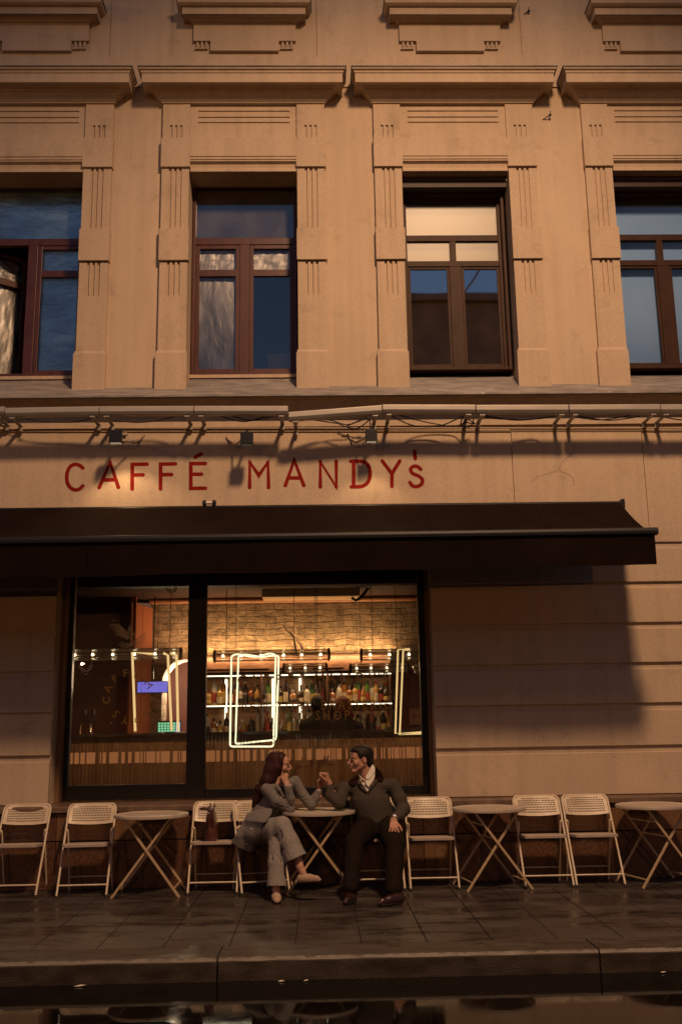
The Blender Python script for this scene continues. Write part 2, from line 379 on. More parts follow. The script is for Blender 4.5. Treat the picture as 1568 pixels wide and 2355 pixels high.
# window opening of the shop front
sx0 = WX(122, 1600); sx1 = WX(1001, 1700); sz0 = PZ; sz1 = 3.28
BT = WZ(700, 985)             # top of the sign band = underside of belt cornice
# --- lower wall: base sheet with rusticated blocks set proud of it
mb = MB()
mb.box(XL, sx0, 0, .42, PZ, BT+.4); mb.box(sx1, XR, 0, .42, PZ, BT+.4); mb.box(sx0, sx1, 0, .42, sz1, BT+.4)
mb.build("lower_wall", M['wall'], bld)
zs = []
for ya, yb in [(1246, 1260.5), (1338, 1350.7), (1431.4, 1444), (1523.2, 1537.5), (1616.3, 1631.6), (1713.7, 1727.9)]:
    zs.append((WZ(1505, ya), WZ(1505, yb)))
cour = []; ztop = zs[0][0]
for (za, zb), nxt in zip(zs, zs[1:]+[None]):
    cour.append((nxt[0] if nxt else PZ+.012, zb))
PR = .026
def course(mb, xa, xb):
    for z0, z1 in cour:
        mb.profx([(.01, z0), (-PR+.006, z0), (-PR, z0+.006), (-PR, z1-.006), (-PR+.006, z1), (.01, z1)], xa, xb)
for xa_, xb_ in ((sx1, XR), (XL, sx0)):
    mb = MB(); course(mb, xa_, xb_); mb.build("rusticated_courses", M['wall'], bld)
# sign band: plaster slab slightly proud with two faint panel joints at right
mb = MB(); bz0 = zs[0][0]
xj1 = WX(1178, 1080); xj2 = WX(1480, 1080)
for a, b_, d in [(XL, xj1-.004, .020), (xj1+.004, xj2-.004, .026), (xj2+.004, XR, .021)]: mb.box(a, b_, -d, .01, bz0, BT+.02)
mb.build("sign_band", M['wall'], bld)
# cracks in the plaster of the band
M['crack'] = mat("plaster_crack", (.16, .11, .08), .9)
mb = MB()
def crack(pts, w=.004, y=-.0265):
    q = [(*W(px, py, y),) for px, py in pts]
    for (x0, z0), (x1, z1) in zip(q, q[1:]): mb.bar((x0, y, z0), (x1, y, z1), w, .001)
crack([(1322, 1022), (1318, 1040), (1294, 1060), (1284, 1078), (1290, 1084), (1308, 1090), (1318, 1100), (1320, 1118)])
crack([(1284, 1082), (1262, 1088), (1236, 1096), (1222, 1108)], .003)
mb.build("plaster_crack", M['crack'], bld)
# plinth: granite facing slabs with open joints and a projecting ledge
mb = MB(); mb.box(XL, XR, -.075, .40, -.05, PZ-.0); mb.build("plinth_core", M['joint'], bld)
pj = [-7, -5.1, -3.9, WX(128, 1950, -.09), WX(330, 1950, -.09), WX(655, 1950, -.09), WX(975, 1950, -.09), WX(1105, 1950, -.09), 2.35, 3.6, 5, 7]
for i, (a, b_) in enumerate(zip(pj, pj[1:])):
    for (z0, z1) in ((.0, .44), (.45, PZ-.075)):
        mb = MB(); mb.box(a+.003, b_-.003, -.095-random.uniform(0, .003), -.07, z0+.002, z1); mb.build("plinth_slab", M['plinth2'] if (i*2+(z0 > .2)) % 5 == 2 else M['plinth'], bld)
mb = MB(); mb.profx([(.40, PZ-.06), (-.13, PZ-.06), (-.13, PZ-.012), (-.12, PZ), (0, PZ+.01), (.40, PZ+.01)], XL, XR)
mb.build("plinth_ledge", vary(mat("ledge_stone", (.14, .085, .055), .6), (.10, .06, .04), (.17, .105, .07), 8, bump=.4), bld, bevel=.004)
# --- belt cornice under the first-floor windows
YS = -.26
zc = lambda py, Y: WZ(700, py, Y)
prof = [(.3, zc(985, 0)), (0, zc(984, 0)), (-.055, zc(980, -.055)), (-.055, zc(967, -.055)), (-.02, zc(966, -.02)), (-.05, zc(950, -.05)),
        (-.10, zc(938, -.10)), (-.13, zc(925, -.13)), (-.17, zc(920, -.17)), (-.17, zc(917, -.17)), (-.205, zc(915, -.205)), (-.205, zc(911, -.205)),
        (-.245, zc(909, -.245)), (.3, zc(909, -.245))]
mb = MB(); mb.profx(prof, XL, XR); mb.build("belt_cornice", M['trim'], bld)
zsf = zc(905, YS); zsb = WZ(560, 868, .30)
mb = MB(); mb.profx([(.32, zsf-.02), (YS, zsf-.018), (YS, zsf), (.31, zsb)], XL, XR); mb.build("sloped_sill", M['sill'], bld)
# --- first floor: pilasters, lintels, cornices, windows.  bay 2 is measured, the others repeat it
PER = 2.418
bx = {1: -PER, 2: 0.0, 3: PER, 4: 2*PER, 0: -2*PER}
pl0, pl1 = WX(372, 383, -.05), WX(435, 383, -.05); pr0, pr1 = WX(683, 383, -.05), WX(747, 383, -.05)
bay_dx = {k: v for k, v in bx.items()}
Z_b0 = zc(893, -.05); Z_base = zc(808, -.06)
zy = lambda py, Y=-.05: WZ(560, py, Y)
Z_f3a, Z_f3b = zy(678), zy(600); Z_k2a, Z_k2b = zy(598), zy(526); Z_f1a, Z_f1b = zy(523), zy(387)
Z_k1a = zy(384); Z_lint = zy(318); Z_f0a, Z_f0b = zy(317), zy(286); Z_top = zy(237)
WT = zy(393)                 # window head
Z_cor = WZ(560, 148, -.34)
wall_top = 12.5
mb = MB()
def holes(): return [(pl1+d-.0, pr0+d+.0) for d in sorted(bx.values())]
xs = XL
for a, b_ in holes():
    mb.box(xs, a, 0, .42, zsf, WT+.4); xs = b_
    mb.box(a, b_, .0, .42, WT, WT+.4)
mb.box(xs, XR, 0, .42, zsf, WT+.4)
mb.box(XL, XR, 0, .42, WT+.4, Z_cor-.05)
mb.build("upper_wall", M['wall'], bld)
def flutes(mb, xa, xb, z0, z1, y0=-.05, dep=.014, n=3, full=True, dep2=.02):
    """vertical flutes cut in a pilaster face between xa and xb"""
    c = (xa+xb)/2; w = .029; s = .057
    edges = [(c+(k-(n-1)/2)*s-w/2, c+(k-(n-1)/2)*s+w/2) for k in range(n)]
    x = xa
    for a, b_ in edges:
        mb.box(x, a, y0, 0, z0, z1); x = b_
        mb.box(a, b_, y0+dep2, 0, z0, z1)
    mb.box(x, xb, y0, 0, z0, z1)
def pilaster(mb, xa, xb):
    y = -.05
    mb.box(xa-.022, xb+.012, y-.012, .0, Z_b0, Z_base); 
    mb.profx([(0, Z_base), (y-.012, Z_base), (y, Z_base+.03), (0, Z_base+.03)], xa-.01, xb)
    mb.box(xa, xb, y, 0, Z_base+.03, Z_f3a)
    flutes(mb, xa, xb, Z_f3a, Z_f3b-.0)
    mb.box(xa-.008, xb+.012, y-.028, 0, Z_k2a, Z_k2b)
    mb.box(xa, xb, y, 0, Z_k2b, Z_f1a)
    flutes(mb, xa, xb, Z_f1a, Z_k1a)
    mb.box(xa-.008, xb+.012, y-.028, 0, Z_k1a+.0, Z_lint)
    flutes(mb, xa+.0, xb, Z_lint, Z_f0b); mb.box(xa, xb, y, 0, Z_f0b, Z_top)
for k, dx in bx.items():
    mb = MB(); pilaster(mb, pl0+dx, pl1+dx); mb.build("pilaster", M['trim'], bld)
    mb = MB(); pilaster(mb, pr0+dx, pr1+dx); mb.build("pilaster", M['trim'], bld)
    # lintel between the upper blocks with its two lines and cyma
    mb = MB(); a, b_ = pl1+dx+.012, pr0+dx-.008
    pz = [zy(v, -.07) for v in (358, 360, 365, 367)]
    pr = [(0, WT), (-.052, WT), (-.052, zy(388)), (-.03, zy(386, -.03)), (-.04, zy(376, -.04)), (-.075, zy(369, -.075)), (-.075, pz[3]+.0), (-.062, pz[3]+.001), (-.062, pz[2]), (-.075, pz[2]+.001), (-.075, pz[1]), (-.062, pz[1]+.001), (-.062, pz[0]), (-.075, pz[0]+.001), (-.075, Z_lint), (0, Z_lint)]
    mb.profx(pr, a, b_)
    # frieze panel with three grooves
    y = -.022; gz = [zy(v, -.022) for v in (281, 269, 255)]
    z = Z_lint
    ga, gb = WX(456, 268)+dx, WX(666, 268)+dx
    for q in gz:
        mb.box(a-.012, b_+.008, y, 0, z, q-.012); mb.box(a-.012, ga, y, 0, q-.012, q+.012); mb.box(gb, b_+.008, y, 0, q-.012, q+.012)
        mb.box(ga, gb, y+.014, 0, q-.012, q+.012); z = q+.012
    mb.box(a-.012, b_+.008, y, 0, z, Z_top)
    mb.build("lintel", M['trim'], bld)
    # window cornice with mitred returns
    o = lambda py, d: WZ(560, py, -.05-d)
    cp = [(0, Z_top-.002), (.018, Z_top), (.018, o(233, .018)), (.03, o(230, .03)), (.05, o(222, .05)), (.085, o(213, .085)), (.10, o(208, .10)), (.115, o(207, .115)), (.115, o(204, .115)),
          (.13, o(200, .13)), (.155, o(193, .155)), (.19, o(189, .19)), (.235, o(187, .235)), (.235, o(167, .235)), (.245, o(165, .245)), (.25, o(160, .25)), (.27, o(156, .27)), (.275, o(152, .275))]
    mb = MB(); mb.mitre(cp, pl0+dx, pr1+dx, -.05, .9); mb.build("window_cornice", M['trim'], bld)
    zt = o(152, .275)
    mb = MB(); mb.mitre([(.283, zt), (.287, zt+.012), (.1, zt+.05), (-.02, zt+.085)], pl0+dx, pr1+dx, -.05, .9); mb.build("cornice_flashing", M['tin'], bld)
# --- second floor fragment
zb = zt-.15
mb = MB(); mb.box(XL, XR, .0, .42, Z_cor-.05, wall_top); mb.build("top_wall", M['wall'], bld)
zst = WZ(700, 130)
sx_a, sx_b = WX(393, 110), WX(729, 110)      # recessed window panel of bay 2
mb = MB(); mb.box(XL, XR, -.02, .0, Z_cor-.05, zst)
ed = sorted(bx.values()); x = XL
for d in ed:
    mb.box(x, sx_a+d, -.02, 0, zst, wall_top); x = sx_b+d
mb.box(x, XR, -.02, 0, zst, wall_top)
mb.build("top_wall_strips", M['wall'], bld)
az0, az1, az2 = zy(115, -.04), zy(92.5, -.04), zy(52, -.04)
for d in ed:
    mb = MB(); a0, a1, a2, a3 = (WX(v, 90, -.04)+d for v in (445, 484, 641, 680))
    mb.box(a0, a3, -.045, 0, az1, az2); mb.box(a1, a2, -.045, 0, az0, az1)
    for xx, s in ((a0, 1), (a2, 1)):
        for q in range(3):
            c = xx+.045+q*.052
            mb.lathe([(.010, 0), (.017, .02), (.014, .075)], (c, -.02, az1-.078), 8)
        mb.box(xx+.015, xx+.165, -.03, 0, az1-.095, az1-.079)
    mb.build("window_apron", M['trim'], bld)
    o = lambda py, dd: WZ(560, py, -.04-dd)
    cp = [(0, az2-.001), (.02, az2+.001), (.03, o(46, .03)), (.06, o(38, .06)), (.09, o(33, .09)), (.10, o(31, .10)), (.14, o(30, .14)), (.14, o(14, .14)), (.17, o(10, .17)), (.20, o(3, .2)), (.21, o(-6, .21))]
    mb = MB(); mb.mitre(cp, a0, a3, -.04, .85); mb.build("sill_cornice", M['trim'], bld)
    z9 = o(-6, .21)
    mb = MB(); mb.mitre([(.22, z9), (.222, z9+.012), (0, z9+.1)], a0, a3, -.04, .85); mb.build("cornice_flashing", M['tin'], bld)
# small broken wire hooks on the wall
for px, py in ((1214, 26), (1263, 265)):
    mb = MB()
    x, z = W(px, py, -.03)
    mb.tube([(x-.07, 0, z-.03), (x-.03, -.03, z-.015), (x+.0, -.05, z), (x+.01, -.055, z+.05)], .006, 6); mb.ball((x+.005, -.05, z), .016)
    mb.build("iron_hook", M['blackmetal'], bld)

# ------------------------------------------------------------------ upper windows
M['pane'] = glass("window_pane", (.85, .9, .95), refl=20.0, rough=.02, bump=.10, bscale=.9); M['pane_clear'] = glass('clear_pane', (.99, .99, .99), refl=1.5, rough=.02)
M['pane_blur'] = glass('patterned_pane', (.9, .9, .9), refl=1.3, rough=.42)
M['pane_low'] = glass("window_pane_film", (.97, .97, .97), refl=1.3, rough=.03, bump=.1)
M['pane_milky'] = glass("window_pane_dusty", (.85, .85, .85), refl=3.4, rough=.05, bump=.12, bscale=.9)
def film_mat(name, c, rough=.25, bs=6, st=.9, stretch=(1, 1, .35)):
    m = vary(mat(name, c, rough, .6), tuple(v*.62 for v in c), tuple(min(1, v*1.1) for v in c), bs*.9, detail=7, stretch=stretch, lo=.38, hi=.62); b = m.node_tree.nodes["Principled BSDF"]
    tc = N(m, "ShaderNodeTexCoord"); mp = N(m, "ShaderNodeMapping"); mp.inputs["Scale"].default_value = stretch; L(m, tc.outputs["Object"], mp.inputs[0])
    w = N(m, "ShaderNodeTexNoise"); w.inputs["Scale"].default_value = bs; w.inputs["Detail"].default_value = 5; w.inputs["Distortion"].default_value = 2.2; L(m, mp.outputs[0], w.inputs["Vector"])
    bp = N(m, "ShaderNodeBump"); bp.inputs["Strength"].default_value = st; bp.inputs["Distance"].default_value = .06
    L(m, w.outputs["Fac"], bp.inputs["Height"]); L(m, bp.outputs[0], b.inputs["Normal"]); return m
M['film'] = film_mat("plastic_film", (.50, .49, .48), .45, bs=4, st=.24)
M['film_sky'] = film_mat("sky_tinted_film", (.46, .74, .98), .40, st=.22, stretch=(.5, 1, 1))  # silvery film coloured blue in place of the sky it reflects
M['blind_blue'] = vary(mat("pale_blue_blind", (.27, .50, .96), .8), (.25, .47, .93), (.29, .53, .98), 1.2)
M['dark'] = mat("dark_room", (.02, .017, .015), .9)
M['cream'] = mat("glow_tinted_blind", (.17, .13, .065), .8)  # warm tint added behind the top panes to imitate reflected lamp glow
FY = .30
def wx(px, py): return WX(px, py, FY)
def wz(px, py): return WZ(px, py, FY)
# measured bars of window 2 (px): outer frame, transoms, mullion
def rect_frame(mb, x0, x1, z0, z1, w, y0, y1):
    mb.box(x0, x0+w, y0, y1, z0, z1); mb.box(x1-w, x1, y0, y1, z0, z1); mb.box(x0+w, x1-w, y0, y1, z0, z0+w); mb.box(x0+w, x1-w, y0, y1, z1-w, z1)
def window_a(dx, label_bits, open_left=False):
    w = empty("upper_window", (WX(560, 640, FY)+dx, FY, WZ(560, 860, FY)), label_bits, "window", "tall upper windows")
    w['category'] = "window"; return w
def r3(px, py): return (px/1.225/1.6327, (650+py/1.225)/1.6327)          # region-3 zoom px -> 1568 px
def r4(px, py): return ((1280+px/1.225)/1.6327, (650+py/1.225)/1.6327)
def sash(parent, name, x0, x1, z0, z1, w, y, pane, glassinset=.02, mt=None, back=None, backname="plastic_film", sub=None):
    mb = MB(); rect_frame(mb, x0, x1, z0, z1, w, y, y+.05)
    s = mb.build(name, mt or M['wood'], parent, bevel=.003)
    g = MB(); g.box(x0+w, x1-w, y+glassinset, y+glassinset+.006, z0+w, z1-w); g.build("pane", pane, s)
    if back is not None:
        f = MB(); n = 10
        xs_ = np.linspace(x0+w-.01, x1-w+.01, n); zs_ = np.linspace(z0+w-.01, z1-w+.01, n)
        f.add([(xx, y+.055+.008*random.random(), zz) for zz in zs_ for xx in xs_], [(j*n+i, j*n+i+1, (j+1)*n+i+1, (j+1)*n+i) for j in range(n-1) for i in range(n-1)])
        f.build(backname, back, s, smooth=True)
    return s
def X3(px, py=500): return WX(*r3(px, py), FY)
def Z3(px, py): return WZ(*r3(px, py), FY)
def X4(px, py=500): return WX(*r4(px, py), FY)
def Z4(px, py): return WZ(*r4(px, py), FY)
fx0, fx1 = X3(893, 60), X3(1360, 60); fz0, fz1 = Z3(1100, 925), Z3(1100, 62)
mx0, mx1 = X3(1103, 400), X3(1147, 400)
tz0, tz1 = Z3(1100, 328), Z3(1100, 297)
sz_0, sz_1 = Z3(1000, 472), Z3(1000, 442)
for k, dx, lab in ((2, 0, "red-brown framed upper window with dusty upper pane and crumpled film in its lower left light"),
                   (1, -PER, "red-brown framed upper window with film tinted sky blue and its left casement swung inward, at the far left")):
    w = empty("upper_window", ((fx0+fx1)/2+dx, FY, fz0), lab, "window", "tall upper windows of the first floor")
    mb = MB(); fw = .035
    rect_frame(mb, fx0+dx-.005, fx1+dx+.005, fz0-.01, fz1+.02, fw, FY-.02, FY+.07)
    mb.box(fx0+dx+fw-.005, fx1+dx-fw+.005, FY-.01, FY+.06, tz0, tz1); mb.box(mx0+dx, mx1+dx, FY-.012, FY+.06, fz0+.02, tz0)
    mb.build("frame", M['wood'], w, bevel=.004)
    lz0 = fz0+fw-.012
    A, B = fx0+dx+fw-.005, fx1+dx-fw+.005
    # top light
    g = MB(); g.box(A, B, FY+.02, FY+.026, tz1, fz1-fw+.02); g.build("pane", M['pane_milky'] if k == 2 else M['pane_low'], w)
    f = MB(); f.add([(A, FY+.09, tz1), (B, FY+.09, tz1), (B, FY+.09, fz1), (A, FY+.09, fz1)], [(0, 1, 2, 3)])
    f.build("blind" if k == 2 else "plastic_film", vary(mat("reflection_mottle", (.2, .2, .22), .8), (.20, .19, .20), (.44, .42, .43), 2.4, lo=.35, hi=.65) if k == 2 else M['film_sky'], w)  # grey mottle behind the dusty pane stands in for outdoor reflections
    for side, (a, b_) in (('l', (A, mx0+dx)), ('r', (mx1+dx, B))):
        if k == 1 and side == 'l': continue
        mb = MB(); sw = .045
        rect_frame(mb, a+.002, b_-.002, lz0, tz0-.003, sw, FY-.0, FY+.05); mb.box(a+sw, b_-sw, FY, FY+.05, sz_0, sz_1)
        s = mb.build("sash", M['wood'], w, bevel=.003)
        for q, (z0, z1) in enumerate(((lz0+sw, sz_0), (sz_1, tz0-sw))):
            g = MB(); g.box(a+sw, b_-sw, FY+.02, FY+.026, z0, z1); g.build("pane", M['pane_low'] if not (k == 2 and q == 0 and side == 'r') else M['pane_milky'], s)
            if k == 2 and side == 'r' and q == 0: continue
            n = 12; f = MB(); xs_ = np.linspace(a+sw-.005, b_-sw+.005, n); zs_ = np.linspace(z0-.005, z1+.005, n)
            f.add([(xx, FY+.056+.012*random.random(), zz) for zz in zs_ for xx in xs_], [(j*n+i, j*n+i+1, (j+1)*n+i+1, (j+1)*n+i) for j in range(n-1) for i in range(n-1)])
            f.build("plastic_film", M['film'] if k == 2 or q == 2 else M['film_sky'], s, smooth=True)
    if k == 1:      # left casement swung into the room, hinged on the left jamb
        mb = MB(); sw = .045; L_ = mx0-A+dx-.01; z0, z1 = lz0, tz0-.003
        def at_(u, v): return None
        rect_frame(mb, 0, L_, z0, z1, sw, 0, .05); mb.box(sw, L_-sw, 0, .05, sz_0, sz_1)
        ang = math.radians(38); ca, sa = math.cos(ang), math.sin(ang)
        def rot(mbx):
            mbx.v = [(A+x*ca-y*sa, FY+.05+x*sa+y*ca, z) for x, y, z in mbx.v]; return mbx
        s = rot(mb).build("open_sash", M['wood'], w, bevel=.003)
        for z0_, z1_ in ((z0+sw, sz_0), (sz_1, z1-sw)):
            n = 14; f = MB(); xs_ = np.linspace(sw-.005, L_-sw+.005, n); zs_ = np.linspace(z0_, z1_, n)
            f.add([(xx, .05+.03*random.random(), zz) for zz in zs_ for xx in xs_], [(j*n+i, j*n+i+1, (j+1)*n+i+1, (j+1)*n+i) for j in range(n-1) for i in range(n-1)])
            rot(f).build("plastic_film", M['film'], s, smooth=True)
            g = MB(); g.box(sw, L_-sw, .02, .026, z0_, z1_); rot(g).build("pane", M['pane_low'], s)
    mb = MB(); mb.box(fx0+dx-.02, fx1+dx+.02, FY-.04, FY+.02, fz0-.05, fz0-.012); mb.build("sill_bead", M['trim'], w)
    # dark room behind
# right-hand kind: brown box frame, shutter housing on top
gx0, gx1 = X4(298, 300), X4(722, 300); gz0, gz1 = Z4(540, 905), Z4(500, 118)
for k, dx in ((3, 0), (4, PER)):
    lab = ("brown framed upper window reflecting sky and a rooftop, under a yellowish shutter strip" if k == 3 else "brown framed upper window with flat blue panes, at the far right")
    w = empty("upper_window", ((gx0+gx1)/2+dx, FY, gz0), lab, "window", "tall upper windows of the first floor")
    a, b_ = gx0+dx-.03, gx1+dx+.035
    mb = MB(); rect_frame(mb, a-.035, b_+.03, gz0-.03, gz1+.03, .035, FY-.10, FY+.02); mb.build("box_frame", M['wood2'], w, bevel=.004)
    mb = MB(); rect_frame(mb, a, b_, gz0, gz1, .04, FY-.02, FY+.05)
    t0, t1 = Z4(500, 313), Z4(500, 286); u0, u1 = Z4(500, 430), Z4(500, 405); c0, c1 = X4(500, 500)+dx, X4(555, 500)+dx
    d0, d1 = X4(500, 360)+dx, X4(528, 360)+dx
    mb.box(a+.04, b_-.04, FY-.015, FY+.05, t0, t1); mb.box(a+.04, b_-.04, FY-.018, FY+.05, u0, u1)
    mb.box(d0, d1, FY-.014, FY+.05, u1, t0); mb.box(c0, c1, FY-.016, FY+.05, gz0+.04, u0)
    mb.build("frame", M['wood2'], w, bevel=.003)
    for (p, q, z0, z1) in ((a+.04, c0, gz0+.04, u0), (c1, b_-.04, gz0+.04, u0)):
        mb = MB(); rect_frame(mb, p+.002, q-.002, z0+.002, z1-.002, .028, FY-.005, FY+.03); s = mb.build("sash", M['wood2'], w, bevel=.002)
        g = MB(); g.box(p+.03, q-.03, FY+.01, FY+.016, z0+.03, z1-.03); g.build("pane", M['pane'] if k == 3 else M['pane_clear'], s)
    for (p, q, z0, z1) in ((a+.04, d0, u1, t0), (d1, b_-.04, u1, t0), (a+.04, b_-.04, t1, gz1-.04)):
        g = MB(); g.box(p, q, FY+.01, FY+.016, z0, z1); g.build("pane", M['pane_clear'] if k == 4 else M['pane_blur'], w)
    # blinds inside; the cream one stands in for a warm reflection
    f = MB(); f.box(a+.02, b_-.02, FY+.09, FY+.10, gz0 if k == 4 else u1, gz1)
    f.build("blind", M['blind_blue'] if k == 4 else M['cream'], w)
    # shutter housing under the head
    mb = MB(); mb.box(pl1+bx[k]+.002, pr0+bx[k]-.002, FY-.22, FY+.1, gz1+.03, WT-.03); mb.build("shutter_box", mat("shutter_box", (.03, .012, .01), .6), w)
    mb = MB(); mb.box(pl1+bx[k]+.003, pr0+bx[k]-.003, FY-.235, FY-.20, WT-.055, WT-.004); mb.build("shutter_lip", mat("shutter_lip", (.12, .075, .05), .35, .5), w)
# cardboard box with printed mark behind the lower right light of window 2
M['card'] = vary(mat("cardboard", (.3, .2, .12), .85), (.26, .17, .10), (.34, .23, .14), 6)
cbx0, cbz0 = X3(1228, 850), Z3(1228, 900); cbx1, cbz1 = X3(1325, 850), Z3(1228, 812)
box = MB(); box.box(cbx0, cbx1+.05, FY+.12, FY+.4, cbz0, cbz1)
cb = box.build("cardboard_box", M['card'], loc=((cbx0+cbx1)/2, FY+.25, cbz0)); tag(cb, "brown cardboard parcel with printed mark standing behind the dusty lower right pane", "box")
# ------------------------------------------------------------------ painted lettering on the band
LY = -.0205
def stroke(mb, pts, w, i, seg=10):
    """rounded stroke: one outline along the polyline, thin slab on the wall"""
    P = []
    for k, (x, z) in enumerate(pts):
        if P and math.hypot(x-P[-1][0], z-P[-1][1]) < 1e-4: continue
        P.append((x, z))
    r = w/2; left = []; right = []
    n = len(P)
    for k in range(n):
        a = P[max(k-1, 0)]; b = P[min(k+1, n-1)]
        if 0 < k < n-1:
            d1 = np.array(P[k])-np.array(a); d2 = np.array(b)-np.array(P[k]); d1 /= np.linalg.norm(d1); d2 /= np.linalg.norm(d2)
            t = d1+d2; t /= np.linalg.norm(t); s = min(2.2, 1/max(.3, float(np.dot(t, d1))))
        else:
            t = np.array(b)-np.array(a); t /= np.linalg.norm(t); s = 1
        nrm = np.array([-t[1], t[0]])*r*s
        left.append((P[k][0]+nrm[0], P[k][1]+nrm[1])); right.append((P[k][0]-nrm[0], P[k][1]-nrm[1]))
    y = LY-.0004*(i+1)
    vs = [(x, y, z) for x, z in left]+[(x, y, z) for x, z in right]
    mb.add(vs, [(k, k+1, n+k+1, n+k) for k in range(n-1)])
    for c, yy in ((P[0], y-.0002), (P[-1], y-.0002)):
        mb.add([(c[0]+r*math.cos(2*math.pi*k/20), yy, c[1]+r*math.sin(2*math.pi*k/20)) for k in range(20)], [tuple(range(20))])
    # rounded corners at sharp bends
    for k in (range(1, n-1) if n < 6 else ()):
        c = P[k]; mb.add([(c[0]+r*.98*math.cos(2*math.pi*q/16), y-.0001, c[1]+r*.98*math.sin(2*math.pi*q/16)) for q in range(16)], [tuple(range(16))])
def smooth_path(pts, n=5):
    out = []
    p = [pts[0]]+list(pts)+[pts[-1]]
    for i in range(1, len(p)-2):
        for k in range(n):
            t = k/n
            out.append(tuple(.5*((2*p[i][c])+(-p[i-1][c]+p[i+1][c])*t+(2*p[i-1][c]-5*p[i][c]+4*p[i+1][c]-p[i+2][c])*t*t+(-p[i-1][c]+3*p[i][c]-3*p[i+1][c]+p[i+2][c])*t**3) for c in range(len(pts[0]))))
    out.append(tuple(pts[-1])); return out
LA = lambda x, y: W(x/2.56, 857.5+y/2.56, LY)
LB = lambda x, y: W(x/2.0, 888.1+y/2.0, LY)
LC = lambda x, y: W(784+x/2.0, 888.1+y/2.0, LY)
glyphs = [
 (LA, [('s', [(487, 558), (468, 543), (441, 537), (414, 550), (397, 582), (393, 615), (398, 650), (417, 677), (445, 688), (470, 681), (487, 664)])]),
 (LA, [('l', [(584, 674), (648, 526), (697, 673)]), ('l', [(612, 629), (678, 628)])]),
 (LA, [('l', [(778, 682), (779, 537), (866, 536)]), ('l', [(779, 600), (842, 599)])]),
 (LA, [('l', [(945, 682), (945, 536), (1033, 534)]), ('l', [(945, 598), (1010, 597)])]),
 (LA, [('l', [(1209, 532), (1123, 533), (1123, 679), (1209, 678)]), ('l', [(1123, 596), (1186, 595)]), ('l', [(1148, 494), (1184, 476)])]),
 (LB, [('l', [(1148, 465), (1149, 350), (1190, 410), (1232, 350), (1235, 465)])]),
 (LB, [('l', [(1312, 456), (1353, 340), (1397, 456)]), ('l', [(1330, 421), (1380, 421)])]),
 (LB, [('l', [(1473, 462), (1473, 347), (1546, 462), (1546, 344)])]),
 (LC, [('s', [(45, 345), (98, 345), (124, 362), (134, 395), (126, 436), (98, 459), (48, 462)]), ('l', [(58, 345), (58, 461)])]),
 (LC, [('l', [(190, 343), (234, 402), (270, 343)]), ('l', [(234, 402), (234, 459)])]),
 (LC, [('s', [(366, 381), (350, 368), (330, 369), (320, 384), (330, 401), (356, 412), (374, 430), (368, 452), (345, 461), (326, 455), (317, 442)]), ('l', [(338, 299), (341, 332)])]),
]
for gi, (f, strokes) in enumerate(glyphs):
    mb = MB()
    for si, (kind, pts) in enumerate(strokes):
        q = [f(*p) for p in pts]
        if kind == 's': q = smooth_path(q, 5)
        stroke(mb, q, .0405, si+gi % 2*.2)
    mb.build("painted_letter", M['letter'], bld)

# ------------------------------------------------------------------ linear light casings along the belt
rp = [(-230, 14-244, 14), ]
segs = [(-206, 13, 937.5, 936), (15, 229, 939, 935.5), (231, 446, 935.5, 934.5), (448, 662, 934.5, 934.5), (664, 877, 948.5, 932.5), (879, 1091, 931, 931.5), (1093, 1304, 932, 931.5), (1306, 1514, 931.5, 930.5), (1516, 1700, 931, 930)]
labs = ["grey linear light casing at the far left of the ledge, cut by the photo edge", "grey light casing above the left spotlight, sagging a little at its left end", "grey light casing above the first red letters",
        "grey light casing above the gap between the two painted words", "grey light casing hanging crooked with its left end lower", "grey light casing just right of the crooked one",
        "grey light casing above the first plaster joint of the band", "second grey light casing from the right edge of the photo", "grey light casing at the right edge of the photo"]
YR = -.36
for i, (xa, xb, ya, yb) in enumerate(segs):
    (x0, z0), (x1, z1) = W(xa, ya, YR), W(xb, yb, YR)
    t = empty("facade_light", ((x0+x1)/2, YR, (z0+z1)/2), labs[i], "light casing", "linear light casings along the belt cornice")
    mb = MB(); pr = [(-.05, -.012), (-.05, -.062), (-.03, -.092), (.04, -.092), (.05, -.07), (.05, 0.0), (-.03, .0)]
    vs = [(x0, YR+p[0], z0+p[1]) for p in pr]+[(x1, YR+p[0], z1+p[1]) for p in pr]; n = len(pr)
    mb.add(vs, [tuple(range(n)), tuple(range(2*n-1, n-1, -1))]+[(k, k+n, (k+1) % n+n, (k+1) % n) for k in range(n)])
    mb.build("casing", M['rail'], t, bevel=.003)
    for u in (.07, .93):
        x = x0+(x1-x0)*u; z = z0+(z1-z0)*u-.09
        mb = MB(); mb.box(x-.02, x+.02, YR-.0, -.03, z-.018, z-.008); mb.box(x-.028, x+.028, YR-.02, YR+.04, z-.022, z+.004); mb.box(x-.02, x+.02, -.075, -.045, z-.07, z-.01)
        mb.build("bracket", M['rail'], t)
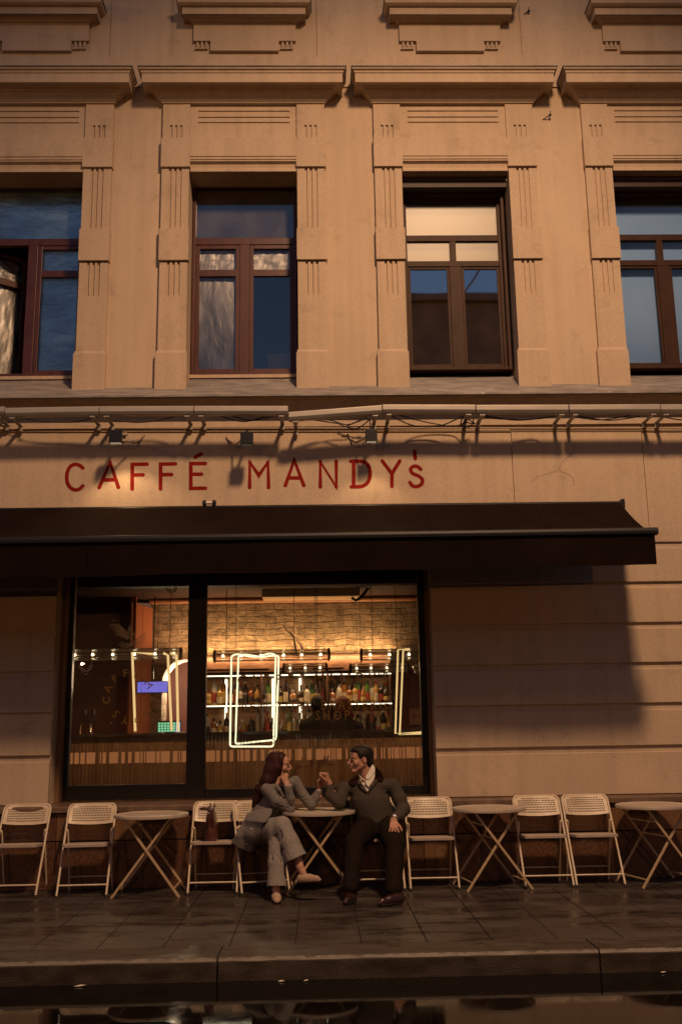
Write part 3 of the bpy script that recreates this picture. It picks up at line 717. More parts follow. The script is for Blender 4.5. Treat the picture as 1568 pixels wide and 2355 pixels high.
# sagging cables under the casings
def cable(pts, r=.006): 
    return [tuple(p) for p in smooth_path([P3(px, py, Y) for px, py, Y in pts], 6)]
mb = MB()
for path in ([(60, 964, -.2), (110, 969, -.2), (170, 970, -.2), (225, 958, -.25)], [(250, 963, -.2), (310, 971, -.18), (370, 965, -.2), (430, 947, -.3)],
             [(508, 956, -.3), (560, 969, -.25), (610, 957, -.28)], [(520, 953, -.3), (580, 966, -.25), (640, 953, -.28)], [(680, 958, -.3), (740, 968, -.2), (790, 975, -.2)],
             [(700, 955, -.3), (760, 966, -.2), (800, 976, -.15), (846, 960, -.2), (850, 992, -.3)], [(790, 982, -.1), (850, 960, -.2), (820, 985, -.1), (780, 975, -.1)],
             [(898, 955, -.3), (950, 978, -.15), (1010, 979, -.15), (1065, 956, -.3)], [(915, 953, -.3), (970, 968, -.15), (1040, 980, -.1), (1070, 970, -.2)], [(1065, 958, -.3), (1060, 975, -.2), (1080, 981, -.2), (1088, 962, -.2), (1066, 968, -.2), (1092, 974, -.2), (1070, 960, -.2)],
             [(1110, 957, -.3), (1150, 963, -.25), (1230, 963, -.2), (1275, 956, -.3)], [(1115, 955, -.3), (1190, 966, -.25), (1270, 957, -.3)], [(1320, 958, -.3), (1380, 965, -.25), (1450, 955, -.3)], [(1330, 956, -.3), (1400, 966, -.25), (1470, 957, -.3)], [(1520, 957, -.3), (1568, 965, -.25), (1610, 958, -.3)],
             [(0, 978, -.06), (60, 984, -.04), (120, 986, -.04), (200, 980, -.05), (300, 986, -.04), (420, 979, -.05)], [(0, 975, -.06), (40, 966, -.15), (70, 962, -.2)]):
    mb.tube(cable(path), .0065, 5)
o = mb.build("cable_run", M['cable'], loc=(0, -.1, 4.7)); tag(o, "black cables looping and sagging under the row of light casings", "cable")
mb = MB(); x0, z0 = W(-60, 985, -.04); x1, z1 = W(1600, 984, -.04)
mb.tube([(x0, -.045, z0), (x1, -.045, z1)], .009, 6); mb.tube([(x0, -.03, z0-.03), (x1, -.03, z1-.028)], .006, 6)
mb.build("conduit", M['conduit'], bld)

# ------------------------------------------------------------------ the three small floodlights
for i, (xa, xb, ya, yb, lab) in enumerate([(252, 281, 990, 1018, "black cube spotlight above the first painted letters, at the left"), (553, 582, 994, 1022, "black cube spotlight above the gap between the two words"), (840, 867.5, 988, 1015, "black cube spotlight above the last letters, the rightmost of three")]):
    Y = -.34; x0, z1 = W(xa, ya, Y); x1, z0 = W(xb, yb, Y)
    cx = (x0+x1)/2
    t = empty("spotlight", (cx, -.02, z1+.03), lab, "spotlight", "black cube spotlights over the painted sign")
    mb = MB(); mb.box(x0, x1, Y-.03, Y+.05, z0, z1)
    for k in range(5): mb.box(x0+.01, x1-.01, Y+.05, Y+.062, z0+.015+k*.022, z0+.023+k*.022)
    mb.build("housing", M['blackmetal'], t, bevel=.004)
    mb = MB(); mb.bar((cx, Y+.03, z1-.005), (cx, -.02, z1+.03), .03, .012, (0, 0, 1)); mb.box(cx-.04, cx+.04, -.035, -.018, z1-.02, z1+.06)
    mb.box(cx-.015, cx+.015, Y-.0, Y+.03, z1, z1+.02); mb.build("arm", M['blackmetal'], t)
    mb = MB()
    s = 1 if i == 0 else -1 if i == 1 else -1
    if i == 0:
        mb.box(x1, x1+.05, Y, Y+.04, z1-.045, z1-.02); mb.box(x1, x1+.05, Y, Y+.04, z0+.02, z0+.045)
    mb.tube(smooth_path([(cx+s*.05, Y+.03, (z0+z1)/2), (cx+s*.15, -.1, (z0+z1)/2), (cx+s*.2, -.04, z1-.01), (cx+s*.24, -.03, z1+.05)], 5), .010, 6)
    mb.build("cable", M['conduit'], t)
    mb = MB(); mb.box(x0+.012, x1-.012, Y-.02, Y+.04, z0-.003, z0+.0005); mb.build("lens", emis("lens_glow_%d" % i, (1, .75, .45), .3 if i != 1 else .05), t)
# the pools two of them throw on the sign
x, z = W(267, 1018, -.34); 
def pool(x, z, tx, tz, e, ang, bl=.35, ty=0):
    l = lamp("spotlight_beam", 'SPOT', (x, -.36, z), e, (1, .62, .30), .03, (tx, ty, tz)); l.data.spot_size = math.radians(ang); l.data.spot_blend = bl; l.data.use_square = True
    return l
pool(x, z-.03, x+.12, z-1.0, 15, 118, .5, -.26)
x, z = W(853, 1016, -.34); pool(x, z-.03, x, z-1.0, 9, 104, .5, -.27)

# ------------------------------------------------------------------ awning
aw = empty("awning", (-1.5, -.5, 3.3), "long dark brown fabric awning with straight valance over the shop window", "awning")
AX0 = -6.2; AX1 = WX(1424, 1153, -.06); AZ = WZ(1424, 1153, -.06)
AYF = -1.12; FX1 = WX(1497, 1225, AYF); FZ = WZ(1500, 1219, AYF); FZL = WZ(0, 1243, AYF)
def fz(x): return FZL+(FZ-FZL)*(x-WX(0, 1243, AYF))/(FX1-WX(0, 1243, AYF))
mb = MB(); nx, ny = 70, 10; vs = []
for j in range(ny+1):
    t = j/ny
    for i in range(nx+1):
        xr = AX1+(FX1-AX1)*t; x = AX0+(xr-AX0)*i/nx
        z = AZ+(fz(x)-.01-AZ)*t - .035*math.sin(math.pi*t)+.0035*math.sin(x*2.1+2*t)*math.sin(math.pi*t)
        vs.append((x, -.06+(AYF+.03+.06)*t, z))
nb = len(vs)
vs += [(x, y, z-.004) for x, y, z in vs]
fs = []
for j in range(ny):
    for i in range(nx):
        a = j*(nx+1)+i; fs.append((a, a+1, a+nx+2, a+nx+1)); fs.append((nb+a, nb+a+nx+1, nb+a+nx+2, nb+a+1))
for j in range(ny):
    a = j*(nx+1)+nx; fs.append((a, nb+a, nb+a+nx+1, a+nx+1))
mb.add(vs, fs); mb.build("canopy", M['awning'], aw, smooth=True, angle=40)
for xs_ in (-2.1, -.45, 1.15, 2.3):
    mb = MB(); q = [];
    for k in range(11):
        t_ = k/10; xr = AX1+(FX1-AX1)*t_; x = AX0+(xr-AX0)*((xs_-AX0)/(AX1-AX0)); z = AZ+(fz(x)-.01-AZ)*t_-.035*math.sin(math.pi*t_)+.0035*math.sin(x*2.1+2*t_)*math.sin(math.pi*t_); q.append((x, -.06+(AYF+.09)*t_, z+.001))
    mb.tube(q, .0035, 4); x = q[-1][0]; mb.tube([(x, AYF-.026, fz(x)-.04), (x, AYF-.026, fz(x)-.27)], .003, 4); mb.build("seam", M['awning'], aw)
mb = MB(); r = .038
path = [(AX0, AYF, fz(AX0)-.005), (WX(1511, 1225, AYF), AYF, FZ-.01)]
pr = [(-.045, -.03), (-.05, .0), (-.038, .028), (-.01, .036), (.03, .03), (.035, -.03), (.0, -.04)]
vs = [(p[0], p[1]+a, p[2]+b) for p in path for a, b in pr]; n = len(pr)
mb.add(vs, [tuple(range(n)), tuple(range(2*n-1, n-1, -1))]+[(k, k+n, (k+1) % n+n, (k+1) % n) for k in range(n)])
mb.build("front_bar", M['awbar'], aw, bevel=.004)
mb = MB(); x1 = WX(1507, 1270, AYF); vs = []; nx = 150; nz = 6
zb = lambda x: WZ(1500, 1298, AYF)+(fz(x)-FZ)*1.0-.028*(FX1-x)/6
for j in range(nz+1):
    t = j/nz
    for i in range(nx+1):
        x = AX0+(x1-AX0)*i/nx; zt_ = fz(x)-.035
        y = AYF-.022+.010*t*math.sin(x*5.3+.6*math.sin(x*2))+.012*t*math.sin(x*1.7)
        if i > nx-4: y += .03*t*(i-nx+4)/4
        vs.append((x, y, zt_+(zb(x)+.004*math.sin(x*4)-zt_)*t))
nb = len(vs); vs += [(x, y+.003, z) for x, y, z in vs]; fs = []
for j in range(nz):
    for i in range(nx):
        a = j*(nx+1)+i; fs.append((a, a+1, a+nx+2, a+nx+1)); fs.append((nb+a, nb+a+nx+1, nb+a+nx+2, nb+a+1))
for i in range(nx): a = nz*(nx+1)+i; fs.append((a, a+1, nb+a+1, nb+a))
for j in range(nz): a = j*(nx+1)+nx; fs.append((a, nb+a, nb+a+nx+1, a+nx+1))
mb.add(vs, fs); mb.build("valance", M['awning'], aw, smooth=True, angle=40)
mb = MB(); mb.tube([(AX0, -.055, AZ-.03), (AX1+.035, -.055, AZ-.03)], .036, 12); mb.box(AX1+.012, AX1+.045, -.10, -.02, AZ-.075, AZ+.02); mb.box(AX0, AX1+.02, -.045, -.02, AZ-.12, AZ-.07)
mb.build("roller", M['blackmetal'], aw, smooth=True, angle=30)
for xa in (-4.6, -1.3, 1.6):
    mb = MB(); mb.bar((xa, -.08, AZ-.12), (xa+.75, -.60, (AZ+FZ)/2-.10), .04, .03, (0, 0, 1)); mb.build("folding_arm", M['blackmetal'], aw)
    mb = MB(); mb.bar((xa+.75, -.60, (AZ+FZ)/2-.10), (xa+.15, AYF+.04, FZ-.03), .04, .03, (0, 0, 1)); mb.build("folding_arm", M['blackmetal'], aw)
# small white fixture on top of the awning roller
x, z = W(481, 1156, -.08)
t = empty("ceramic_fixture", (x, -.08, z-.02), "small white roller fixture sitting on the awning edge below the gap in the sign", "fixture")
mb = MB(); mb.tube([(x-.04, -.08, z), (x+.04, -.08, z)], .016, 10); mb.build("roller", mat("ceramic", (.7, .66, .58), .4), t, smooth=True, angle=40)
for s in (-1, 1):
    mb = MB(); mb.lathe([(.02, -.03), (.024, 0), (.02, .025), (.01, .03)], (x+s*.05, -.08, z), 10); mb.build("end_cap", M['blackmetal'], t)

# ------------------------------------------------------------------ shop window
SY = .38
sw = empty("shop_window", (0, SY, PZ), "big black framed shop window with a narrow left light and lettered wide right light", "window")
qx = lambda px, py=1570: WX(px, py, SY); qz = lambda px, py: WZ(px, py, SY)
ox0, ox1 = qx(138, 1580), qx(986, 1570); oz0, oz1 = qz(560, 1834), 3.30
g0, m0, m1, g1 = qx(165.5, 1580), qx(431.5, 1580), qx(474, 1580), qx(966, 1570)
lz, rz = qz(300, 1805), qz(700, 1811)
mb = MB(); D0, D1 = SY-.03, SY+.06
mb.box(ox0, g0, D0, D1, oz0, oz1); mb.box(g1, ox1, D0, D1, oz0, oz1); mb.box(m0, m1, D0-.01, D1, oz0, oz1)
mb.box(g0, m0, D0, D1, oz0, lz); mb.box(m1, g1, D0+.004, D1, oz0, rz); mb.box(g0, m0, D0, D1, oz1-.1, oz1); mb.box(m1, g1, D0, D1, oz1-.1, oz1)
mb.build("frame", M['black'], sw, bevel=.004)
M['shopglass'] = glass("shop_glass", (.93, .93, .93), refl=1.6, rough=0.0)
mb = MB(); mb.box(g0-.01, m0+.01, SY+.0, SY+.008, lz-.01, oz1-.09); mb.build("pane", M['shopglass'], sw)
mb = MB(); mb.box(m1-.01, g1+.01, SY+.0, SY+.008, rz-.01, oz1-.09); mb.build("pane", M['shopglass'], sw)
# jamb lining boards and inner sill
mb = MB(); mb.box(sx0, sx0+.045, .20, SY+.1, PZ+.01, 3.28); mb.box(sx1-.03, sx1, .20, SY+.1, PZ+.01, 3.28); mb.build("jamb_lining", mat("jamb_paint", (.22, .12, .06), .7), sw)

# lettering on the glass
M['gold'] = mat("gold_leaf", (.70, .42, .08), .5)
M['etch'] = mat("white_etching", (.75, .7, .65), .8)
M['darktext'] = mat("dark_lettering", (.025, .015, .012), .7)
M['redtext'] = mat("red_ink", (.10, .005, .008), .6)
GYF = SY-.0015
def text_mb(body, size, sx=1.0, align='CENTER', bold=0.0, spacing=1.0):
    cu = bpy.data.curves.new("txt", 'FONT'); cu.body = body; cu.size = size; cu.align_x = align; cu.offset = bold; cu.space_character = spacing; cu.resolution_u = 2
    o = bpy.data.objects.new("txt", cu); COL.objects.link(o)
    bpy.context.view_layer.update()
    me = bpy.data.meshes.new_from_object(o.evaluated_get(bpy.context.evaluated_depsgraph_get()))
    v = [(p.co.x*sx, p.co.y) for p in me.vertices]; f = [tuple(q.vertices) for q in me.polygons]
    bpy.data.objects.remove(o); bpy.data.curves.remove(cu); bpy.data.meshes.remove(me)
    return v, f
def put_text(mb, body, x, z, h, sx=1.0, align='CENTER', rot=0.0, bold=0.0, spacing=1.0, y=GYF):
    v, f = text_mb(body, h/.70, sx, align, bold, spacing)
    c, s = math.cos(rot), math.sin(rot)
    mb.add([(x+c*a-s*b, y, z+s*a+c*b) for a, b in v], f)
mb = MB()
zt_, zb_ = qz(720, 1549), qz(720, 1572); 
word = "CAFFÉ MANDY'S"
xs_px = [560, 585, 605, 640, 686, 0, 733, 765, 805, 832, 865, 890, 905]
for ch, px in zip("CAFFÉ", (560, 588, 616, 644, 672)):
    put_text(mb, ch, qx(px-4), zb_, (zt_-zb_)*.98, bold=.0006)
for ch, px in zip("MANDY'S", (735, 762, 793, 829, 856, 872, 886)):
    put_text(mb, ch, qx(px), zb_+.004, (zt_-zb_)*.98, bold=.0006)
z1 = qz(720, 1632.5); h = qz(720, 1610)-z1
put_text(mb, "NEW YORK BRASSERIE", qx(722), z1, h*.95, sx=.80, bold=.0006, spacing=1.5)
z1 = qz(720, 1656); put_text(mb, "AND SHOP", qx(722), z1, h*.95, sx=.80, bold=.0006, spacing=1.5)
t = mb.build("gold_lettering", M['gold'], sw)
mb = MB()
for line, py in (("THERE IS NO QUESTION THAT THERE IS AN UNSEEN WORLD. THE", 1700), ("PROBLEM IS, HOW FAR IS IT FROM MIDTOWN AND HOW LATE IS", 1712.5), ("IT OPEN?", 1725)):
    z = qz(728, py); wd_ = (qx(902)-qx(553)) if len(line) > 10 else None
    v, f = text_mb(line, .043/.70*1.0, 1.0, 'CENTER', 0.0, 1.45)
    ww = max(a for a, b in v)-min(a for a, b in v)
    k = (wd_/ww) if wd_ else k0
    k0 = k
    mb.add([(qx(728)+a*k, GYF, z+b) for a, b in v], f)
mb.build("dark_lettering", M['darktext'], sw)
# signature scrawl
def ribbon(mb, pts, w, y=GYF-.0006, sm=True, taper=False):
    q = smooth_path(pts, 6) if sm else pts
    q = [np.array(p) for p in q]; n = len(q); vs = []
    for k in range(n):
        t = q[min(k+1, n-1)]-q[max(k-1, 0)]; t = t/(np.linalg.norm(t)+1e-9)
        ww = w*(math.sin(math.pi*(k+.5)/n)**.6 if taper else 1)/2
        vs += [(q[k][0]-t[1]*ww, y, q[k][1]+t[0]*ww), (q[k][0]+t[1]*ww, y, q[k][1]-t[0]*ww)]
    mb.add(vs, [(2*k, 2*k+2, 2*k+3, 2*k+1) for k in range(n-1)])
S6 = lambda x, y: ((840+x/1.96)/1.6327, (2750+y/1.96)/1.6327)
mb = MB()
for k, path in enumerate([[(548, 222), (545, 250), (520, 285), (512, 300), (540, 262), (552, 240), (550, 268), (560, 255), (578, 222), (572, 185)], [(562, 262), (580, 250), (590, 262), (606, 246), (610, 258), (628, 240)],
             [(628, 245), (640, 238), (648, 212), (640, 205), (645, 250), (660, 205), (650, 260), (640, 300), (630, 330)], [(690, 262), (700, 235), (722, 200), (700, 262)], [(712, 265), (738, 185), (748, 178), (728, 245)], [(730, 248), (752, 200), (772, 172), (750, 240), (762, 238)],
             [(762, 238), (778, 228), (776, 242), (790, 235), (796, 244), (806, 232), (812, 240), (832, 234)]]):
    ribbon(mb, [(qx(*S6(x, y)), qz(*S6(x, y))) for x, y in path], .0075, GYF-.0004*(k+1))
mb.build("signature", M['redtext'], sw)
# circular lettering, birds and plume on the left light
Q2 = lambda x, y: (122.5+x/3.657, 1304.6+y/3.657)       # zoom px of the left light
cx, cz = qx(*Q2(640, 1090)), qz(*Q2(640, 1090))
mb = MB(); 
for ch, (x, y), a in [("C", (445, 1118), 88), ("A", (458, 1020), 62), ("F", (515, 935), 38), ("F", (608, 890), 8), ("É", (702, 900), -18), ("M", (800, 985), -50), ("A", (830, 1108), -100), ("N", (790, 1212), -125), ("D", (712, 1285), -155), ("Y", (600, 1290), 172), ("'", (500, 1290), 150), ("S", (525, 1235), 140)]:
    r = math.radians(a); hh = .078
    bx_, bz_ = qx(*Q2(x, y)), qz(*Q2(x, y))
    put_text(mb, ch, bx_+math.sin(r)*hh*.5, bz_-math.cos(r)*hh*.5, hh, rot=r, bold=.0)
mb.build("circular_lettering", M['gold'], sw)
def birds(mb, x, y, s, flip=1):
    B = lambda a, b: (qx(*Q2(x+a*s*flip, y+b*s)), qz(*Q2(x+a*s*flip, y+b*s)))
    for path in ([(-60, -20), (-40, 0), (-15, 10), (0, 30), (20, 40)], [(-58, -10), (-30, 16), (-8, 22)], [(-50, 5), (-25, 28), (0, 40)], [(0, 30), (25, 5), (50, -30), (62, -65)], [(10, 38), (40, 10), (60, -35)], [(18, 40), (48, 14), (64, -20)],
                 [(-10, 40), (-5, 60), (15, 58), (30, 45)], [(-20, 44), (-35, 40)]):
        ribbon(mb, [B(*p) for p in path], .007, taper=True)
mb = MB(); birds(mb, 268, 840, 1.0); birds(mb, 990, 178, .9)
F = lambda a, b: (qx(*Q2(a, b)), qz(*Q2(a, b)))
for k in range(7):
    o = k*15
    ribbon(mb, [F(470+k*10, 490+o), F(510+k*6, 478+o), F(560, 490+o*.9), F(600-k*3, 530+o*.65), F(630, 590+k*3)], .010, GYF-.0004*k, taper=True)
for k, (dx, h) in enumerate([(-18, 70), (-6, 110), (6, 130), (18, 95), (30, 60)]):
    ribbon(mb, [F(640, 600), F(640+dx*1.6, 560), F(640+dx*.9, 600-h*.75), F(642+dx*.6, 600-h)], .009, taper=True)
for k in range(4):
    ribbon(mb, [F(560+k*6, 625+k*10), F(600, 640+k*12), F(650, 640+k*8), F(700, 600+k*14), F(790, 545+k*22)], .008, taper=True)
for k in range(4):
    ribbon(mb, [F(545+14*k, 640+8*k), F(560+12*k, 660+9*k), F(590+6*k, 670+8*k), F(600, 690)], .008, taper=True)
for _ in range(16):
    a, b_ = 470+random.random()*90, 435+random.random()*50; x, z = F(a, b_)
    mb.add([(x-.003, GYF, z), (x, GYF, z-.004), (x+.003, GYF, z), (x, GYF, z+.004)], [(0, 1, 2, 3)])
mb.build("etched_birds", M['etch'], sw)
# thin dancer figure engraved on the right light
mb = MB(); Q3 = lambda x, y: (453.2+x/5.12, 1304.6+y/5.12)
F = lambda a, b: (qx(*Q3(a, b)), qz(*Q3(a, b)))
for path, w_ in (([(985, 660), (1020, 700), (1060, 750), (1100, 780)], .018), ([(1120, 690), (1125, 715), (1120, 735)], .022), ([(1130, 760), (1200, 740), (1270, 720), (1340, 705)], .016), ([(1100, 750), (1110, 790), (1140, 810)], .03),
             ([(1130, 810), (1150, 900), (1170, 1000), (1195, 1090)], .028), ([(1100, 850), (1095, 900), (1120, 960), (1160, 1050)], .006), ([(1160, 820), (1200, 880), (1235, 960), (1245, 1060), (1200, 1110)], .008), ([(1170, 810), (1230, 900), (1265, 1000), (1270, 1090)], .008),
             ([(1150, 830), (1215, 900), (1250, 960), (1300, 1050)], .008), ([(1180, 860), (1230, 960), (1230, 1060)], .012)):
    ribbon(mb, [F(*p) for p in path], w_*.62, taper=True)
mb.build("etched_figure", mat("grey_etching", (.22, .16, .13), .8), sw)

# ------------------------------------------------------------------ folding chairs
M['chair'] = vary(mat("cream_steel", (.62, .52, .40), .42), (.57, .475, .36), (.67, .565, .44), 8, rough=(.35, .55))
M['seat'] = vary(mat("seat_shell", (.45, .36, .31), .5), (.41, .33, .28), (.49, .40, .34), 8)
M['rubber'] = mat("rubber_cap", (.03, .025, .02), .8)
def make_chair():
    t = empty("folding_chair", (0, 0, 0), "x", "chair")
    w = .225; yf, zf = -.235, 0.0; yb, zb_ = .20, .80
    def side(z): return yf+(yb-yf)*z/.80
    for s in (-1, 1):
        mb = MB(); mb.tube([(s*w, side(0.0), 0.0), (s*w, side(.60), .60), (s*w, side(.755), .755), (s*(w-.012), side(.785), .785), (s*(w-.04), side(.80), .80)], .0105, 8)
        mb.build("front_leg", M['chair'], t, smooth=True, angle=50)
        mb = MB(); mb.tube([(s*(w-.022), .245, 0), (s*(w-.022), side(.56)-.0, .56)], .0095, 8); mb.ball((s*(w-.012), side(.56), .565), .016)
        mb.build("rear_leg", M['chair'], t, smooth=True, angle=50)
    mb = MB(); mb.tube([(-w, side(.105), .105), (w, side(.105), .105)], .0085, 8); mb.build("stretcher", M['chair'], t, smooth=True, angle=50)
    mb = MB(); mb.tube([(-w+.022, .235, .125), (w-.022, .235, .125)], .0075, 8); mb.build("stretcher", M['chair'], t, smooth=True, angle=50)
    # seat: thin shell with rolled front edge
    mb = MB(); n = 14
    out = []
    hw, hd = .205, .185; cy = -.035; r = .045
    for (qx_, qy_, a0) in ((1, 1, 0), (-1, 1, 90), (-1, -1, 180), (1, -1, 270)):
        for k in range(5):
            a = math.radians(a0+k*22.5); out.append((qx_*(hw-r)+r*math.cos(a), cy+qy_*(hd-r)+r*math.sin(a)))
    z = lambda y: .455-.06*(y-cy)+0.0
    m_ = len(out)
    vs = [(x, y, z(y)-.022) for x, y in out]+[(x, y, z(y)) for x, y in out]+[(x*.93, cy+(y-cy)*.93, z(y)+.006) for x, y in out]+[(x*.8, cy+(y-cy)*.8, z(y)+.001) for x, y in out]
    fs = [tuple(range(m_-1, -1, -1)), tuple(3*m_+k for k in range(m_))]+[(L_*m_+k, L_*m_+(k+1) % m_, (L_+1)*m_+(k+1) % m_, (L_+1)*m_+k) for L_ in range(3) for k in range(m_)]
    mb.add(vs, fs); mb.build("seat", M['seat'], t, smooth=True, angle=50)
    # curved perforated back
    mb = MB(); nx, nz = 30, 9; X0 = w-.012; z0, z1 = .63, .80
    def pt(u, v, d=0.0):
        # u -1..1, v 0..1
        x = u*X0; z = z0+(z1-z0)*v
        if v < .5: z -= .016*(1-abs(u)**2.2)*(1-2*v)
        zr = z; y = side(zr)+.030*(1-u*u)+d
        # rounded upper corners
        k = max(0, abs(u)-.86)/.14
        if v > .6: z -= .022*k*k*(v-.6)/.4
        return (x, y, z)
    us = [-1+2*i/(nx) for i in range(nx+1)]
    def frame_cell(i, j, hole):
        u0, u1 = us[i], us[i+1]; v0, v1 = j/(nz), (j+1)/(nz)
        o = [pt(u0, v0), pt(u1, v0), pt(u1, v1), pt(u0, v1)]
        if not hole: mb.add(o, [(0, 1, 2, 3)]); return
        a = .20; du, dv = (u1-u0)*a, (v1-v0)*a
        inn = [pt(u0+du, v0+dv), pt(u1-du, v0+dv), pt(u1-du, v1-dv), pt(u0+du, v1-dv)]
        mb.add(o+inn, [(k, (k+1) % 4, 4+(k+1) % 4, 4+k) for k in range(4)])
    for j in range(nz):
        for i in range(nx):
            frame_cell(i, j, 2 <= i < nx-2 and 1 <= j < nz-1 and not (j == nz-2 and (i < 5 or i > nx-6)))
    b = mb.build("backrest", M['chair'], t); sm = b.modifiers.new("thickness", 'SOLIDIFY'); sm.thickness = .007; sm.offset = 0
    mb = MB(); mb.tube([pt(u, 1.0) for u in np.linspace(-.97, .97, 20)], .008, 6); mb.build("top_rail", M['chair'], t, smooth=True)
    for s in (-1, 1):
        mb = MB(); mb.tube([(s*w, side(-.002), -.0), (s*w, side(.02), .022)], .0125, 8); mb.build("foot_cap", M['rubber'], t)
    return t
def copy_tree(o, parent=None):
    c = o.copy(); COL.objects.link(c)
    if parent is not None: c.parent = parent
    for ch in [q for q in bpy.data.objects if q.parent is o]: copy_tree(ch, c)
    return c
chair0 = make_chair()
# front foot pixels: left x, right x, y, extra turn in degrees
cinfo = [(-33, 81.3, 2067, 0, "cream folding chair cut by the left edge of the photo"),
         (128.3, 242.6, 2067, 2, "empty cream folding chair left of the leftmost bistro table"),
         (428, 541.2, 2065, 0, "cream folding chair with the brown leather bag on its seat"),
         (556, 667.6, 2059, 17, "cream folding chair the woman in grey sits on"),
         (823, 937, 2062, 4, "cream folding chair the man sits on"),
         (951.4, 1065.8, 2060, 0, "empty cream folding chair directly right of the seated man"),
         (1225.2, 1337.8, 2055.5, 0, "left chair of the touching empty pair between the two right tables"),
         (1347.3, 1460.4, 2053, 0, "right chair of the touching empty pair between the two right tables")]
chairs = []
for i, (xa, xb, py, rot, lab) in enumerate(cinfo):
    (x0, y0), (x1, y1) = G(xa, py), G(xb, py)
    y = (y0+y1)/2; x = (x0+x1)/2
    o = chair0 if i == 0 else copy_tree(chair0)
    a = math.radians(rot); fo = -.235
    o.location = (x+math.sin(a)*fo*1.0, max(y, -.62)-fo*math.cos(a), 0); o.rotation_euler = (0, 0, a)
    tag(o, lab, "chair", "cream folding chairs outside the cafe"); chairs.append(o)
    print("chair", i, round(x, 3), round(y, 3))
# ------------------------------------------------------------------ bistro tables
M['table'] = vary(mat("table_enamel", (.46, .38, .31), .5), (.42, .345, .28), (.50, .42, .345), 7, rough=(.35, .6))
M['tleg'] = vary(mat("table_leg_paint", (.50, .36, .22), .5), (.46, .33, .20), (.54, .40, .25), 9)
def make_table():
    t = empty("bistro_table", (0, 0, 0), "x", "table")
    R_ = .35; H = .72
    mb = MB(); mb.lathe([(.30, H-.010), (R_-.012, H-.014), (R_-.012, H-.026), (R_-.002, H-.026), (R_, H-.01), (R_-.004, H+.002), (R_-.012, H+.003), (R_-.02, H-.003), (.2, H-.004), (.001, H-.004)], (0, 0, 0), 56)
    mb.build("table_top", M['table'], t, smooth=True, angle=40)
    for yk in (-.235, .235):
        d = .011 if yk < 0 else -.011
        for s in (-1, 1):
            mb = MB(); mb.bar((s*.215, yk+s*.009, H-.02), (-s*.31, yk+s*.009, .004), .022, .012, (0, 1, 0))
            mb.build("leg", M['tleg'], t, bevel=.002)
    for (x, z, s) in ((.255, .075, -1), (-.255, .075, 1)):
        mb = MB(); mb.bar((x, -.225, z), (x, .225, z), .012, .012, (0, 0, 1)); mb.build("cross_bar", M['tleg'], t)
    mb = MB(); mb.bar((-.13, -.22, .58), (-.13, .22, .58), .010, .010, (0, 0, 1)); mb.bar((.02, -.22, .44), (.02, .22, .44), .014, .014, (0, 0, 1)); mb.build("pivot_rod", M['tleg'], t)
    mb = MB(); mb.bar((-.215, -.23, H-.02), (-.215, .23, H-.02), .02, .015, (0, 0, 1)); mb.build("top_bearer", M['tleg'], t)
    mb = MB(); mb.bar((.215, -.23, H-.02), (.215, .23, H-.02), .02, .015, (0, 0, 1)); mb.build("top_bearer", M['tleg'], t)
    return t
tb0 = make_table()
tinfo = [(352, 1869.5, 0, "round cream bistro table left of the chair with the bag"), (732, 1870, 3, "round cream bistro table between the woman and the man"),
         (1132, 1861.5, 9, "round cream bistro table between the single empty chair and the touching pair"), (1511, 1852.5, 14, "round cream bistro table at the right edge of the photo")]
tabs = []
for i, (px, py, rot, lab) in enumerate(tinfo):
    x, y = G(px, py, .72)
    o = tb0 if i == 0 else copy_tree(tb0)
    print("table", round(x, 3), round(y, 3))
    o.location = (x, -.47, 0); o.rotation_euler = (0, 0, math.radians(rot)); tag(o, lab, "table", "round folding bistro tables"); tabs.append(o)
# ------------------------------------------------------------------ bag on the third chair
c3 = chairs[2].location
bxm = WX(487, 1905, c3[1]-.03)
M['leather'] = vary(mat("brown_leather", (.09, .028, .018), .32, coat=.2), (.06, .018, .012), (.13, .042, .028), 14, bump=.3)
bag = empty("leather_bag", (bxm, c3[1]-.03, .46), "slim brown leather tote standing end-on on the folding chair seat", "bag")
mb = MB(); n = 16; prof_ = []
lv = [(.0, .052, .13), (.03, .06, .14), (.12, .055, .14), (.2, .045, .135), (.26, .034, .13), (.285, .026, .125)]
vs = []
for z, hw, hd in lv:
    for k in range(n):
        a = 2*math.pi*k/n; c, s = math.cos(a), math.sin(a)
        vs.append((bxm+.006*math.sin(z*20)+hw*abs(c)**.6*np.sign(c), c3[1]-.03+hd*abs(s)**.5*np.sign(s), .462+z))
fs = [(j*n+k, j*n+(k+1) % n, (j+1)*n+(k+1) % n, (j+1)*n+k) for j in range(len(lv)-1) for k in range(n)]+[tuple(range(n-1, -1, -1)), tuple((len(lv)-1)*n+k for k in range(n))]
mb.add(vs, fs); mb.build("body", M['leather'], bag, smooth=True, angle=60)
yb_ = c3[1]-.17
mb = MB()
for dx in (-.018, .022):
    mb.tube(smooth_path([(bxm+dx, yb_-.005, .60), (bxm+dx, yb_-.012, .72), (bxm+dx+.01, yb_-.0, .775), (bxm+dx+.005, yb_+.1, .80), (bxm+dx, yb_+.24, .76)], 5), .008, 6)
mb.build("strap", M['leather'], bag, smooth=True)
mb = MB(); mb.tube(smooth_path([(bxm-.01, yb_-.01, .765), (bxm-.05, yb_-.01, .77), (bxm-.10, yb_+.0, .762), (bxm-.05, yb_+.02, .755), (bxm, yb_, .75)], 5), .009, 6); mb.build("strap", M['leather'], bag, smooth=True)
